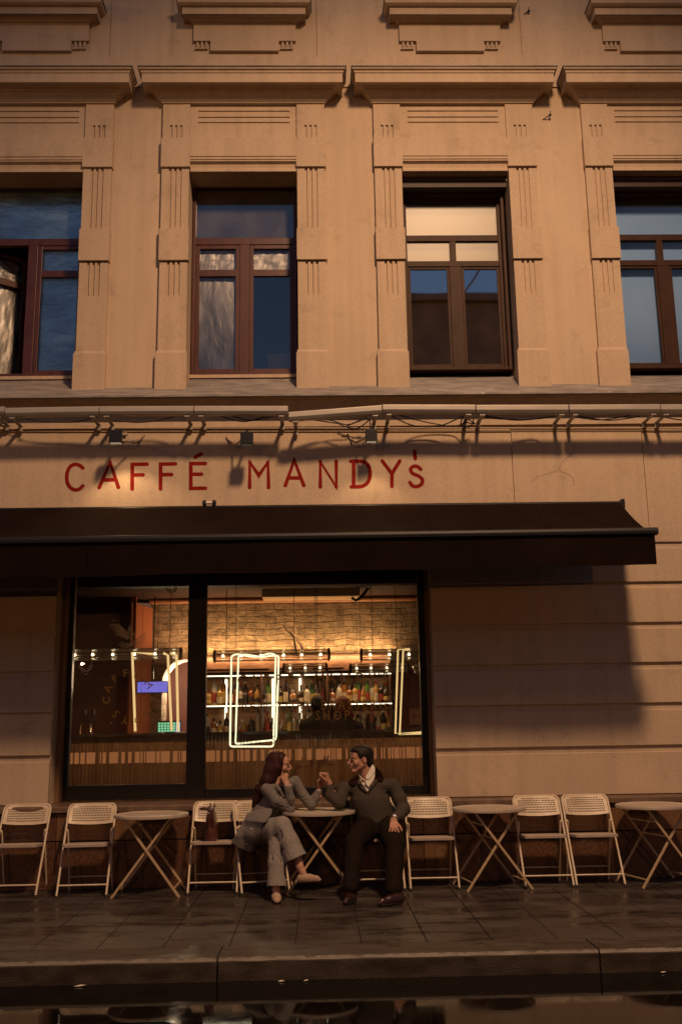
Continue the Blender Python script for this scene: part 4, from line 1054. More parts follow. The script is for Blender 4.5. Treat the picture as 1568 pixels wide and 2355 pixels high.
mb = MB(); mb.tube([(bxm-.005+.016*math.cos(a), yb_-.022, .765+.018*math.sin(a)) for a in np.linspace(0, 2*math.pi, 13)[:-1]], .0035, 6, closed=True); mb.tube([(bxm-.03, yb_-.016, .722), (bxm+.006, yb_-.016, .722)], .004, 6)
mb.build("buckle", mat("chrome", (.8, .8, .8), .12, 1.0), bag, smooth=True)
# ------------------------------------------------------------------ bar room behind the glass
M['redwall'] = vary(mat("dark_red_wall", (.07, .012, .008), .7), (.055, .009, .006), (.09, .017, .011), 3)
M['ceil'] = vary(mat("dark_ceiling", (.045, .018, .012), .8), (.035, .013, .009), (.06, .026, .018), 3)
def brick_mat():
    m = mat("old_painted_brick", (.4, .3, .2), .85); b = m.node_tree.nodes["Principled BSDF"]
    tc = N(m, "ShaderNodeTexCoord"); mp = N(m, "ShaderNodeMapping"); mp.inputs["Rotation"].default_value = (math.radians(90), 0, 0)
    L(m, tc.outputs["Object"], mp.inputs[0])
    nz = N(m, "ShaderNodeTexNoise"); nz.inputs["Scale"].default_value = 3; nz.inputs["Detail"].default_value = 3; L(m, tc.outputs["Object"], nz.inputs["Vector"])
    ad = N(m, "ShaderNodeVectorMath", operation='MULTIPLY_ADD'); L(m, nz.outputs["Color"], ad.inputs[0]); ad.inputs[1].default_value = (.085, .085, .085); L(m, mp.outputs[0], ad.inputs[2])
    br = N(m, "ShaderNodeTexBrick"); br.inputs["Scale"].default_value = 1.0; br.inputs["Brick Width"].default_value = .27; br.inputs["Row Height"].default_value = .085; br.inputs["Mortar Size"].default_value = .010; br.inputs["Mortar Smooth"].default_value = .4
    br.inputs["Color1"].default_value = (.42, .31, .2, 1); br.inputs["Color2"].default_value = (.33, .23, .15, 1); br.inputs["Mortar"].default_value = (.32, .235, .155, 1)
    L(m, ad.outputs[0], br.inputs["Vector"])
    n = N(m, "ShaderNodeTexNoise"); n.inputs["Scale"].default_value = 9; n.inputs["Detail"].default_value = 8; n.inputs["Roughness"].default_value = .7; L(m, tc.outputs["Object"], n.inputs["Vector"])
    r = N(m, "ShaderNodeMapRange"); r.inputs[1].default_value = .35; r.inputs[2].default_value = .6; r.inputs[3].default_value = .45; r.inputs[4].default_value = 1.1; L(m, n.outputs["Fac"], r.inputs[0])
    v = N(m, "ShaderNodeVectorMath", operation='SCALE'); L(m, br.outputs["Color"], v.inputs[0]); L(m, r.outputs[0], v.inputs["Scale"]); L(m, v.outputs[0], b.inputs["Base Color"])
    mu = N(m, "ShaderNodeMath", operation='MULTIPLY_ADD'); L(m, br.outputs["Fac"], mu.inputs[0]); mu.inputs[1].default_value = -.8; L(m, n.outputs["Fac"], mu.inputs[2])
    bp = N(m, "ShaderNodeBump"); bp.inputs["Strength"].default_value = 1.0; bp.inputs["Distance"].default_value = .05; L(m, mu.outputs[0], bp.inputs["Height"]); L(m, bp.outputs[0], b.inputs["Normal"])
    return m
M['brick'] = brick_mat()
FZ0 = .15; CZ = 3.26; BY = 3.5; RX0, RX1 = -4.6, 3.2
mb = MB(); mb.box(RX0, RX1, .40, 6, FZ0-.1, FZ0); mb.build("room_floor", M['ceil'], bld)
mb = MB(); mb.box(RX0, RX1, .42, 6, CZ, CZ+.1); mb.box(RX0-.1, RX0, .42, 6, FZ0, CZ); mb.build("room_ceiling", M['ceil'], bld)
mb = MB(); mb.box(RX1, RX1+.1, .42, 6, FZ0, CZ+.1); mb.build("side_wall", M['redwall'], bld)
# beams, duct and ceiling panel
mb = MB(); mb.box(RX0, RX1, .75, .95, WZ(600, 1345, .75), CZ+.01); mb.build("ceiling_beam", M['ceil'], bld)
mb = MB(); zz = WZ(700, 1378, BY-.1); mb.tube([(WX(345, 1378, BY-.1), BY-.1, zz), (RX1, BY-.1, zz)], .045, 12)
mb.build("heating_pipe", mat("pipe_paint", (.30, .13, .06), .5), bld, smooth=True, angle=50)
x0, x1 = WX(602, 1362, 2.6), WX(826, 1362, 2.6); zz = WZ(700, 1372, 2.6)
t = empty("air_conditioner", ((x0+x1)/2, 2.7, zz), "beige slab-shaped air unit hanging under the bar ceiling", "air conditioner")
mb = MB(); mb.profx([(2.6, zz), (3.0, zz), (3.0, zz+.15), (2.58, zz+.13)], x0, x1); mb.build("body", mat("ac_plastic", (.62, .42, .24), .6), t, bevel=.01)
mb = MB(); mb.tube([(x1-.1, 2.6, zz-.02), (x1-.05, 2.6, zz-.06), (x1+.02, 2.6, zz-.02), (x1+.12, 2.6, zz+.1), (x1+.2, 2.6, zz+.16)], .02, 8); mb.build("pipe_elbow", M['blackmetal'], t, smooth=True)
# back wall: red wall at left, brick with an arched opening, red wall at right
bxl = WX(345, 1500, BY); bxr = WX(903, 1600, BY); axl, axr = WX(372, 1600, BY), WX(372, 1600, BY)+.62
sp = WZ(372, 1570, BY)      # springing
mb = MB()
ca = (axl+axr)/2; ra = (axr-axl)/2
arch = [(ca+ra*math.cos(a), sp+ra*math.sin(a)) for a in np.linspace(math.pi, 0, 17)]
outline = [(bxl, FZ0), (axl, FZ0)]+arch+[(axr, FZ0), (bxr+.0, FZ0), (bxr, CZ), (bxl, CZ)]
# build wall as strips so that the ngon is convex-safe
mb.box(bxl, axl, BY, BY+.45, FZ0, CZ); mb.box(axr, RX1, BY, BY+.45, FZ0, CZ)
for (xa, za), (xb, zb2) in zip(arch, arch[1:]):
    mb.add([(xa, BY, za), (xb, BY, zb2), (xb, BY, CZ), (xa, BY, CZ), (xa, BY+.45, za), (xb, BY+.45, zb2)], [(0, 1, 2, 3), (0, 4, 5, 1)])
mb.build("brick_wall", M['brick'], bld)
mb = MB(); mb.box(axl-.3, axr+.3, BY+1.6, BY+1.7, FZ0, CZ); mb.build("back_room_wall", M['redwall'], bld)
mb = MB(); mb.box(RX0, bxl-.22, BY-.35, BY-.25, FZ0, CZ); mb.build("red_wall", M['redwall'], bld)
mb = MB(); mb.add([(bxl-.22, BY-.35, FZ0), (bxl+.0, BY, FZ0), (bxl+.0, BY, WZ(345, 1400, BY)), (bxl-.22, BY-.35, WZ(320, 1385, BY-.35))], [(0, 1, 2, 3)])
mb.add([(bxl-.22, BY-.352, FZ0), (bxl-.14, BY-.353, FZ0), (bxl-.14, BY-.353, CZ), (bxl-.22, BY-.352, CZ)], [(0, 1, 2, 3)])
pl_ = mb.build("corner_pillar", mat("pillar_paint", (.40, .13, .06), .6), bld); sm = pl_.modifiers.new("t", 'SOLIDIFY'); sm.thickness = .03
mb = MB(); mb.box(bxr+.05, RX1, BY-.5, BY-.02, FZ0, WZ(930, 1540, BY-.5)); mb.build("red_wall", M['redwall'], bld)
lamp("arch_light", 'POINT', (axl+.16, BY+.62, 2.2), 110, (1, .74, .45), .05)
# picture frame, mask, wall clock on the right
t = empty("picture_frame", (WX(954, 1650, BY-.52), BY-.52, WZ(954, 1667, BY-.52)), "small brown framed picture on the dark red wall at the right of the bar", "picture")
x0, x1 = WX(942, 1650, BY-.52), WX(967, 1650, BY-.52); z0, z1 = WZ(954, 1667, BY-.52), WZ(954, 1630, BY-.52)
mb = MB(); rect_frame(mb, x0, x1, z0, z1, .022, BY-.535, BY-.5); mb.build("frame", mat("picture_wood", (.16, .07, .03), .5), t)
mb = MB(); mb.box(x0+.02, x1-.02, BY-.515, BY-.505, z0+.02, z1-.02); mb.build("print", vary(mat("print", (.2, .05, .03), .6), (.09, .02, .015), (.30, .13, .07), 14), t)
x, z = W(957.5, 1538, 1.0)
t = empty("plaster_mask", (x, 1.0, z-.06), "white plaster skull ornament behind the glass at the right window frame", "ornament")
mb = MB(); mb.ball((x, 1.0, z+.012), .042, 1, .8, 1.05, 14, 10); mb.ball((x, .985, z-.035), .028, .95, .8, .95, 12, 8); mb.ball((x-.018, .972, z-.005), .016, 1, .6, .7); mb.ball((x+.018, .972, z-.005), .016, 1, .6, .7)
mb.build("skull", vary(mat("plaster", (.6, .58, .55), .6), (.5, .48, .46), (.68, .66, .63), 40), t, smooth=True)
mb = MB()
for dx, dz, r in ((-.017, .008, .011), (.017, .008, .011), (0, -.012, .006)): mb.ball((x+dx, .965, z+dz), r, 1, .5, 1)
for k in range(5): mb.box(x-.014+k*.007-.001, x-.014+k*.007+.001, .958, .966, z-.05, z-.034)
mb.build("hollows", M['black'], t)
mb = MB(); mb.tube([(x, 1.0, z+.05), (x, 1.0, CZ)], .002, 5); mb.build("cord", M['black'], t)

# bar counter with fluted front and a lit band
CY = 2.0; ctz = WZ(600, 1682, CY)
t = empty("bar_counter", (-.9, CY, FZ0), "long dark bar counter with fluted glossy front and an amber lit band", "counter")
M['counter'] = vary(mat("counter_lacquer", (.16, .085, .04), .3, coat=.4), (.13, .068, .032), (.19, .105, .05), 2, stretch=(6, 1, .3), rough=(.22, .42))
mb = MB(); mb.box(RX0, RX1, CY-.06, CY+.55, ctz-.035, ctz); mb.build("top", mat("counter_top", (.025, .018, .015), .15), t)
b0, b1 = WZ(600, 1750, CY), WZ(600, 1724, CY)
mb = MB(); xx = RX0
while xx < RX1:
    w_ = .045; mb.add([(xx, CY, FZ0), (xx+w_*.5, CY-.005, FZ0), (xx+w_, CY, FZ0), (xx+w_, CY, b0), (xx+w_*.5, CY-.005, b0), (xx, CY, b0)], [(0, 1, 4, 5), (1, 2, 3, 4)])
    mb.add([(xx, CY, b1), (xx+w_*.5, CY-.005, b1), (xx+w_, CY, b1), (xx+w_, CY, ctz-.035), (xx+w_*.5, CY-.005, ctz-.035), (xx, CY, ctz-.035)], [(0, 1, 4, 5), (1, 2, 3, 4)])
    xx += w_
mb.build("fluted_front", M['counter'], t)
mb = MB(); mb.box(RX0, RX1, CY+.03, CY+.05, b0, b1)
mb.build("lit_band", vary(emis("amber_band", (1, .38, .12), .16), (1, 1, 1), (1, 1, 1)) if False else emis("amber_band", (1, .36, .12), .30), t)
mb = MB(); xx = RX0
while xx < RX1:
    w_ = random.choice([.008, .012, .012, .035, .05]); mb.box(xx, xx+w_, CY-.005, CY+.028, b0-.01, b1+.01); xx += w_+random.choice([.02, .03, .045, .06, .11])
mb.build("band_slats", M['counter'], t)
# back bar
SBY = 3.1
bbx0, bbx1 = WX(452, 1600, SBY), WX(899, 1600, SBY)
bb = empty("back_bar", (.2, SBY, FZ0), "tall dark wooden back bar with two glowing bottle shelves under the brick wall", "shelving")
M['barwood'] = vary(mat("bar_wood", (.10, .045, .022), .5), (.07, .03, .015), (.14, .065, .033), 5, stretch=(1, 1, 4))
M['mirror'] = vary(mat("smoked_mirror", (.30, .19, .13), .35, .6), (.34, .21, .12), (.48, .32, .2), 3)
ctop = WZ(700, 1503, SBY); s2 = WZ(700, 1552, SBY); s1 = WZ(700, 1621, SBY); s0 = WZ(700, 1690, SBY)
mb = MB(); mb.box(bbx0, bbx1, SBY-.02, BY-.02, s2+.05, ctop); mb.build("upper_cabinet", M['barwood'], bb)
mb = MB()
for xa in np.linspace(bbx0+.05, bbx1-.55, 5): mb.box(xa, xa+.42, SBY-.035, SBY-.02, s2+.09, ctop-.04)
mb.build("cabinet_door", M['barwood'], bb)
mb = MB(); mb.box(bbx0, bbx1, BY-.06, BY-.02, s0-.9, s2+.05); mb.build("mirror_back", M['mirror'], bb)
M['led'] = emis("led_strip", (1, .87, .60), 3.2)
for z, nm in ((s2, 2), (s1, 1)):
    mb = MB(); mb.box(bbx0, bbx1, SBY, BY-.06, z-.012, z+.012); mb.build("shelf", M['barwood'], bb)
    mb = MB(); xx = bbx0+.01
    for xa, xb in ((453, 599), (603, 690), (700, 751), (756, 800), (806, 839), (841, 875), (877, 899)):
        mb.box(WX(xa, 1552, SBY), WX(xb, 1552, SBY), SBY-.012, SBY-.002, z-.007, z+.007)
    mb.build("led_strip", M['led'], bb)
mb = MB(); mb.box(bbx0, bbx1, SBY, BY-.06, s0-.03, s0); mb.build("shelf", M['barwood'], bb)
for px in (601, 753, 897):
    x = WX(px, 1600, SBY); mb = MB(); mb.box(x-.014, x+.014, SBY-.005, BY-.07, s0, s2+.05); mb.build("upright", M['barwood'], bb)
for px in (519.6, 628, 690.5):
    x = WX(px, 1600, BY-.09); mb = MB(); mb.box(x-.016, x+.016, BY-.09, BY-.075, s0+.1, s2-.03); mb.build("led_post", M['led'], bb)
# cove lamp on top of the cabinet washes the brick
lamp("cove_light", 'AREA', ((bbx0+bbx1)/2, BY-.12, ctop+.03), 27, (1, .58, .24), .12, ((bbx0+bbx1)/2, BY+.02, ctop+.8), shape='RECTANGLE', size_y=.05)
bpy.data.lights["cove_light"].size = bbx1-bbx0+.1
lamp("cove_light", 'AREA', (ca, BY-.35, ctop+.04), 6, (1, .55, .25), .12, (ca, BY+.02, ctop+1.0))
lamp("bar_light", 'AREA', ((bbx0+bbx1)/2, SBY-.1, ctop-.05), 24, (1, .60, .27), .12, ((bbx0+bbx1)/2, SBY+.4, s1), shape='RECTANGLE', size_y=.05)
bpy.data.lights["bar_light"].size = bbx1-bbx0
# bottles
def gm(name, c, r=.12, tr=.0):
    m = mat(name, c, r, coat=.5, spec=.8); m.node_tree.nodes["Principled BSDF"].inputs["Transmission Weight"].default_value = .35; return m
bm_ = {'clear': gm("clear_glass", (.62, .55, .44)), 'amber': gm("amber_spirit", (.38, .14, .03)), 'green': gm("green_glass", (.09, .20, .04)), 'dark': gm("dark_glass", (.04, .02, .012)), 'red': gm("red_spirit", (.34, .10, .03)), 'gold': gm("golden_spirit", (.5, .30, .08))}
lab_m = {'cream': vary(mat("paper_label", (.55, .45, .32), .7), (.42, .32, .22), (.62, .52, .38), 30), 'redl': mat("red_label", (.35, .05, .03), .6), 'blackl': mat("black_label", (.03, .025, .02), .5), 'goldl': mat("yellow_label", (.5, .38, .12), .5)}
caps = [M['black'], mat("gold_cap", (.5, .36, .12), .3, .8), mat("silver_cap", (.55, .52, .5), .3, .8), mat("red_cap", (.4, .04, .03), .4)]
shapes = {  # (body radius, height, profile)
 'wine': [(.036, 0), (.037, .18), (.034, .20), (.015, .245), (.013, .30)],
 'square': [(.042, 0), (.042, .15), (.036, .175), (.015, .19), (.014, .235)],
 'squat': [(.050, 0), (.052, .10), (.044, .135), (.016, .16), (.015, .20)],
 'tall': [(.030, 0), (.031, .22), (.026, .24), (.013, .265), (.012, .315)],
 'flask': [(.045, 0), (.046, .12), (.03, .17), (.014, .19), (.013, .26)]}
kinds = ['clear', 'amber', 'green', 'dark', 'red', 'gold', 'clear', 'amber', 'gold', 'dark']
words = {'clear': 'clear', 'amber': 'amber', 'green': 'green', 'dark': 'dark', 'red': 'reddish', 'gold': 'golden'}
sh_w = {'wine': 'slim', 'square': 'square', 'squat': 'squat', 'tall': 'tall', 'flask': 'broad'}
rb = random.Random(11)
def bottle(x, y, z, kind, shp, lm, cap, label, k=1.0):
    t = empty("bottle", (x, y, z), label, "bottle", "bottles on the back bar shelves")
    mb = MB(); pr = [(r*k, h*k) for r, h in shapes[shp]]; mb.lathe([(.001, 0)]+pr, (x, y, z), 10); mb.build("glass", bm_[kind], t, smooth=True, angle=45)
    mb = MB(); r0 = pr[0][0]; mb.lathe([(r0+.0015, .03*k), (r0+.0015, pr[1][1]*.72)], (x, y, z), 10); mb.build("label", lab_m[lm], t, smooth=True, angle=60)
    mb = MB(); mb.lathe([(pr[-1][0]+.002, pr[-1][1]-.03*k), (pr[-1][0]+.002, pr[-1][1]+.006)], (x, y, z), 8); mb.build("cap", caps[cap], t)
top = [(480, 'gold', 'squat'), (492, 'clear', 'tall'), (505, 'gold', 'square'), (514, 'amber', 'tall'), (530, 'dark', 'wine'), (541, 'amber', 'square'), (553, 'clear', 'flask'), (564, 'dark', 'wine'), (577, 'red', 'square'), (592, 'gold', 'flask'), (609, 'dark', 'squat'), (617, 'green', 'wine'), (636, 'amber', 'wine'), (646, 'dark', 'square'),
       (657, 'dark', 'tall'), (674, 'amber', 'squat'), (692, 'dark', 'flask'), (706, 'clear', 'square'), (717, 'green', 'wine'), (729, 'dark', 'wine'), (741, 'amber', 'tall'), (764, 'red', 'squat'), (780, 'clear', 'flask'), (792, 'amber', 'wine'), (803, 'red', 'square'), (816, 'gold', 'square'), (824, 'green', 'tall'), (836, 'amber', 'flask'), (844, 'green', 'wine'), (855, 'clear', 'flask'), (865, 'gold', 'wine'), (876, 'dark', 'square'), (888, 'dark', 'flask')]
low = [(463, 'clear', 'tall'), (476, 'clear', 'wine'), (492, 'amber', 'square'), (506, 'gold', 'squat'), (521, 'dark', 'wine'), (559, 'gold', 'squat'), (578, 'dark', 'square'), (593, 'clear', 'tall'), (615, 'red', 'tall'), (627, 'dark', 'squat'), (654, 'gold', 'squat'), (665, 'green', 'tall'), (677, 'clear', 'tall'), (689, 'clear', 'wine'), (700, 'red', 'flask'), (712, 'clear', 'tall'),
       (822, 'gold', 'square'), (835, 'clear', 'tall'), (855, 'red', 'wine'), (870, 'clear', 'flask'), (882, 'dark', 'wine'), (893, 'gold', 'flask')]
def blabel(i, n, kind, shp, cap, row, px):
    place = ["at its left end", "left of the neon frame", "seen through the neon frame", "just right of the neon frame", "under the gold lettering", "near the middle upright", "in its right half", "close to its right end"][0 if px < 485 else 1 if px < 528 else 2 if px < 640 else 3 if px < 672 else 4 if px < 735 else 5 if px < 785 else 6 if px < 862 else 7]
    cw = ["black", "gold", "silver", "red"][cap]
    return f"{sh_w[shp]} {words[kind]} bottle with {cw} cap on the {row} shelf, {place}"
seen = {}
for row, z, lst in (("upper", s1+.012, top), ("lower", s0, low)):
    for i, (px, kind, shp) in enumerate(lst):
        cap = rb.randrange(4); lm = rb.choice(list(lab_m)); k = rb.uniform(.92, 1.12)
        lab_ = blabel(i, len(lst), kind, shp, cap, row, px)
        while lab_ in seen:
            cap = (cap+1) % 4; lab_ = blabel(i, len(lst), kind, shp, cap, row, px)
            if seen.get(lab_, 0) > 3: break
        seen[lab_] = 1
        y = SBY+.05+rb.uniform(0, .05); x = WX(px, 1600 if row == "upper" else 1660, y)
        bottle(x, y, z, kind, shp, lm, cap, lab_, k)

# ribbed glass pendant tubes
M['rib'] = glass("ribbed_glass", (.95, .86, .70), refl=9, rough=.3)
M['bulb'] = emis("bulb_glow", (1, .80, .48), 14)
M['bead'] = emis("bulb_glint", (1, .72, .38), 1.6)  # self-lit beads stand in for the bulb's reflections in the ribs
M['brass'] = mat("dark_brass", (.10, .055, .03), .4, .7)
def pendant(xa, xb, py, Y, r, bulbs, lab, e=0):
    x0, x1 = WX(xa, py, Y), WX(xb, py, Y); z = WZ((xa+xb)/2, py, Y)
    t = empty("pendant_lamp", ((x0+x1)/2, Y, z), lab, "pendant lamp", "ribbed glass tube lamps over the bar")
    mb = MB(); n = 14
    for k in range(n):
        a = 2*math.pi*k/n; mb.tube([(x0, Y+r*math.cos(a), z+r*math.sin(a)), (x1, Y+r*math.cos(a), z+r*math.sin(a))], r*.09, 5, caps=False)
    mb.build("glass_tube", M['rib'], t, smooth=True)
    mb = MB(); mb.tube([(x0, Y, z+r*.3), (x1, Y, z+r*.3)], r*.10, 6); mb.build("rod", M['brass'], t)
    for s, x in ((-1, x0), (1, x1)):
        mb = MB(); mb.tube([(x, Y, z), (x+s*.02, Y, z)], r*1.22, 20); mb.tube([(x+s*.02, Y, z), (x+s*.03, Y, z)], r*.9, 20); mb.build("end_cap", M['brass'], t)
        mb = MB(); mb.tube([(x-s*.12, Y, z+r), (x-s*.12, Y, CZ)], .004, 5); mb.build("cord", M['blackmetal'], t)
    for bp in bulbs:
        x = WX(bp, py, Y); mb = MB(); mb.ball((x, Y-r*.3, z), r*.24, 1.15, 1, .85); 
        b_ = mb.build("bulb", M['bulb'], t, smooth=True)
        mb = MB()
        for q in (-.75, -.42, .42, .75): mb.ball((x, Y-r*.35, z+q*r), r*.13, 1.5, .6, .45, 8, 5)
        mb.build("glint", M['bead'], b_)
    if e: lamp("pendant_light", 'AREA', ((x0+x1)/2, Y, z-.11), e, (1, .60, .30), .1, ((x0+x1)/2, Y+.05, 0), shape='RECTANGLE', size_y=.1); 
pendant(120, 414, 1505, 1.3, .062, (173, 214, 260, 310, 357, 400), "ribbed glass tube lamp behind the narrow left light", 12)
pendant(496, 754, 1507, 1.3, .062, (513, 555, 600, 652, 694, 737), "ribbed glass tube lamp above the bright neon frame", 12)
pendant(833, 1010, 1505, 1.3, .062, (851, 895, 940, 985), "ribbed glass tube lamp at the right side of the wide light", 12)
pendant(655, 748, 1536, 2.5, .055, (667, 702, 735.6), "smaller ribbed tube lamp farther back, above the gold lettering")
pendant(808, 935, 1536, 2.5, .055, (820, 853, 889, 925), "smaller ribbed tube lamp farther back, at the right")

# neon frames hanging in the window
M['neon'] = emis("neon_tube", (1.0, .92, .55), 1.7); M['neon_dim'] = emis("neon_tube_warm", (1.0, .66, .26), 1.1)
def rounded(pts, r=.03, n=5):
    out = []
    m_ = len(pts)
    for i in range(m_):
        p, a, b_ = np.array(pts[i]), np.array(pts[i-1]), np.array(pts[(i+1) % m_])
        u = (a-p)/np.linalg.norm(a-p); v = (b_-p)/np.linalg.norm(b_-p)
        for k in range(n+1):
            t = k/n; q0 = p+u*r*(1-t); q1 = p+v*r*t; out.append(q0*(1-t)+q1*t)
    return out
def neon(Y, loops, lab, mt, r=.0095, opens=()):
    pts0 = P3(*loops[0][0], Y) if loops else P3(*opens[0][0], Y)
    t = empty("neon_frame", pts0, lab, "neon sign", "neon rectangle frames behind the glass")
    for k, lp in enumerate(loops):
        q = [P3(px, py, Y+.03*k) for px, py in lp]
        mb = MB(); mb.tube(rounded(q), r, 8, closed=True); mb.build("neon_tube", mt, t, smooth=True)
    for k, lp in enumerate(opens):
        mb = MB(); mb.tube([P3(px, py, Y+.03*k) for px, py in lp], r, 8); mb.build("neon_tube", mt, t, smooth=True)
    p = P3(*(loops or opens)[0][0], Y); q = P3(*(loops or opens)[0][-1], Y)
    mb = MB()
    for w_ in (p, q): mb.tube([(w_[0]+.05, Y+.015, w_[2]), (w_[0]+.05, Y+.015, CZ)], .0015, 4)
    mb.build("hanging_wire", M['blackmetal'], t)
neon(.62, [[(532.3, 1507.7), (545, 1504), (560, 1507), (575, 1510), (592, 1511), (606, 1506), (622, 1502), (634, 1505.8), (628.6, 1717), (529, 1717)], [(548.5, 1507), (565, 1505), (590, 1509), (604, 1512), (620, 1508), (641, 1507.7), (634.8, 1701.5), (541, 1711)]],
     "bright white-yellow double neon rectangle hanging left in the wide light", M['neon'])
neon(.9, [], "dimmer warm neon rectangle in the narrow left light, left of the arch", M['neon_dim'], .014, [[(352, 1504), (304.3, 1500), (311, 1682)], [(376, 1502), (386, 1507), (394.6, 1680)], [(392, 1502), (406, 1507), (409.6, 1682)]])
neon(.8, [], "dim neon rectangle behind the right edge of the wide light", M['neon_dim'], .010, [[(942, 1492), (915, 1494), (909, 1687), (970, 1684)], [(942, 1494), (927, 1496), (919, 1690), (970, 1687)]])
# screens
M['violet'] = emis("violet_screen", (.30, .26, 1.0), .75)
x0, x1 = WX(316, 1580, BY-.45), WX(385, 1580, BY-.45); z0, z1 = WZ(350, 1592, BY-.45), WZ(350, 1568, BY-.45)
t = empty("wall_screen", ((x0+x1)/2, BY-.45, z0), "violet glowing screen hanging in front of the bright arch edge", "screen")
mb = MB(); mb.box(x0-.01, x1+.01, BY-.44, BY-.41, z0-.01, z1+.01); mb.tube([((x0+x1)/2, BY-.42, z1), ((x0+x1)/2, BY-.42, CZ)], .008, 6); mb.build("case", M['black'], t)
mb = MB(); mb.box(x0, x1, BY-.446, BY-.4405, z0, z1); mb.build("display", M['violet'], t)
x0, x1 = WX(363, 1672, CY+.15), WX(414, 1672, CY+.15); z0, z1 = ctz+.01, WZ(390, 1661, CY+.15)
t = empty("till_screen", ((x0+x1)/2, CY+.15, ctz), "small till screen with green tiles standing on the counter", "screen")
mb = MB(); mb.box(x0-.01, x1+.01, CY+.15, CY+.17, z0, z1+.02); mb.box((x0+x1)/2-.05, (x0+x1)/2+.05, CY+.13, CY+.25, ctz, ctz+.012); mb.build("case", M['black'], t)
mb = MB(); nx = 6
for i in range(nx):
    for j in range(4):
        a = x0+(x1-x0)*.80*i/nx; mb.box(a+.004, a+(x1-x0)*.80/nx-.004, CY+.143, CY+.1495, z0+(z1-z0)*j/4+.003, z0+(z1-z0)*(j+1)/4-.003)
mb.build("tiles", emis("green_tiles", (.35, 1, .5), .8), t)
mb = MB(); mb.box(x0+(x1-x0)*.82, x1, CY+.143, CY+.1495, z0, z1); mb.build("display", emis("screen_white", (.6, .8, 1), .9), t)
# beer tap at the left end
x, z = WX(212, 1660, CY+.2), ctz
t = empty("beer_tap", (x, CY+.2, z), "chrome double beer tap standing on the left end of the counter", "beer tap")
chrome = mat("tap_chrome", (.6, .5, .4), .2, 1.0)
mb = MB(); mb.lathe([(.035, 0), (.03, .01), (.022, .02), (.022, .16), (.028, .17)], (x-.02, CY+.2, z), 12); mb.tube(smooth_path([(x-.14, CY+.2, z+.0), (x-.135, CY+.2, z+.12), (x-.08, CY+.2, z+.17), (x+.06, CY+.2, z+.175)], 5), .014, 8); mb.build("column", chrome, t, smooth=True, angle=40)
for dx in (-.09, .02):
    mb = MB(); mb.lathe([(.008, 0), (.008, .04), (.028, .06), (.03, .10), (.018, .125)], (x+dx, CY+.19, z+.17), 10); mb.build("tap_handle", M['black'], t, smooth=True, angle=40)

# rooms behind the upper windows
mb = MB()
mb.box(XL, XR, 2.4, 2.5, 3.4, wall_top); mb.box(XL, XR, .42, 2.4, wall_top-.1, wall_top); mb.box(XL, XR, .42, 2.4, CZ+.11, CZ+.16); mb.box(XL-.1, XL, .0, 2.5, 0, wall_top); mb.box(XR, XR+.1, 0, 2.5, 0, wall_top)
mb.box(XL, RX0-.1, .42, .5, 0, CZ); mb.box(RX1+.1, XR, .42, .5, 0, CZ); mb.box(RX0-.1, RX1+.1, 5.9, 6, 0, CZ+.1)
mb.build("upper_rooms", M['dark'], bld)

# ------------------------------------------------------------------ the other side of the street (seen in the panes and the puddle)
OH = 15.3
opp = empty("opposite_building", (4.2, -20, 0), "dark tall townhouse across the street, seen reflected in a brown framed window", "building")
M['oppwall'] = vary(mat("opposite_plaster", (.12, .10, .085), .9), (.09, .075, .062), (.15, .125, .105), 1.5)
mb = MB(); mb.box(1.2, 8.2, -26, -20, -.2, OH); mb.box(1.0, 8.4, -26, -19.8, OH, OH+.25); mb.build("wall", M['oppwall'], opp)
mb = MB(); mb.box(3.0, 3.5, -23, -22.5, OH+.2, OH+1.1); mb.box(6.0, 6.6, -23, -22.5, OH+.2, OH+.9); mb.bar((4.4, -20.5, OH+.2), (5.2, -20.5, OH+1.7), .06, .06); mb.bar((4.9, -20.5, OH+.2), (5.7, -20.5, OH+1.5), .06, .06); mb.bar((4.7, -20.5, OH+.2), (4.7, -20.5, OH+1.0), .05, .05); mb.build("chimney", M['oppwall'], opp)
for i in range(4):
    for j in range(4):
        xa = 1.9+i*1.6; za = 1.2+j*3.1; mb = MB(); rect_frame(mb, xa, xa+.9, za, za+1.7, .06, -19.99, -19.95); mb.box(xa+.06, xa+.84, -19.99, -19.97, za+.06, za+1.64); mb.build("window", M['dark'], opp)
for a, b_, h, lab in ((-40, 1.1, 8.4, "long low dark house across the street at left, seen only as a reflection"), (8.6, 45, 8.8, "long low dark house across the street at right, seen only as a reflection")):
    t = empty("opposite_building", ((a+b_)/2, -20, 0), lab, "building")
    mb = MB(); mb.box(a, b_, -26, -20.2, -.16, h); mb.build("wall", M['oppwall'], t)
    mb = MB(); mb.profx([(-20, h), (-26.2, h), (-24, h+1.2), (-22, h+1.2)], a, b_); mb.build("roof", M['tin'], t)
    x = a+1.2
    while x < b_-1.5:
        for z in (1.3, 4.6):
            mb = MB(); rect_frame(mb, x, x+1, z, z+1.8, .06, -20.19, -20.14); mb.box(x+.06, x+.94, -20.19, -20.16, z+.06, z+1.74); mb.build("window", M['dark'], t)
        x += 2.6 if abs(x) < 14 else 6
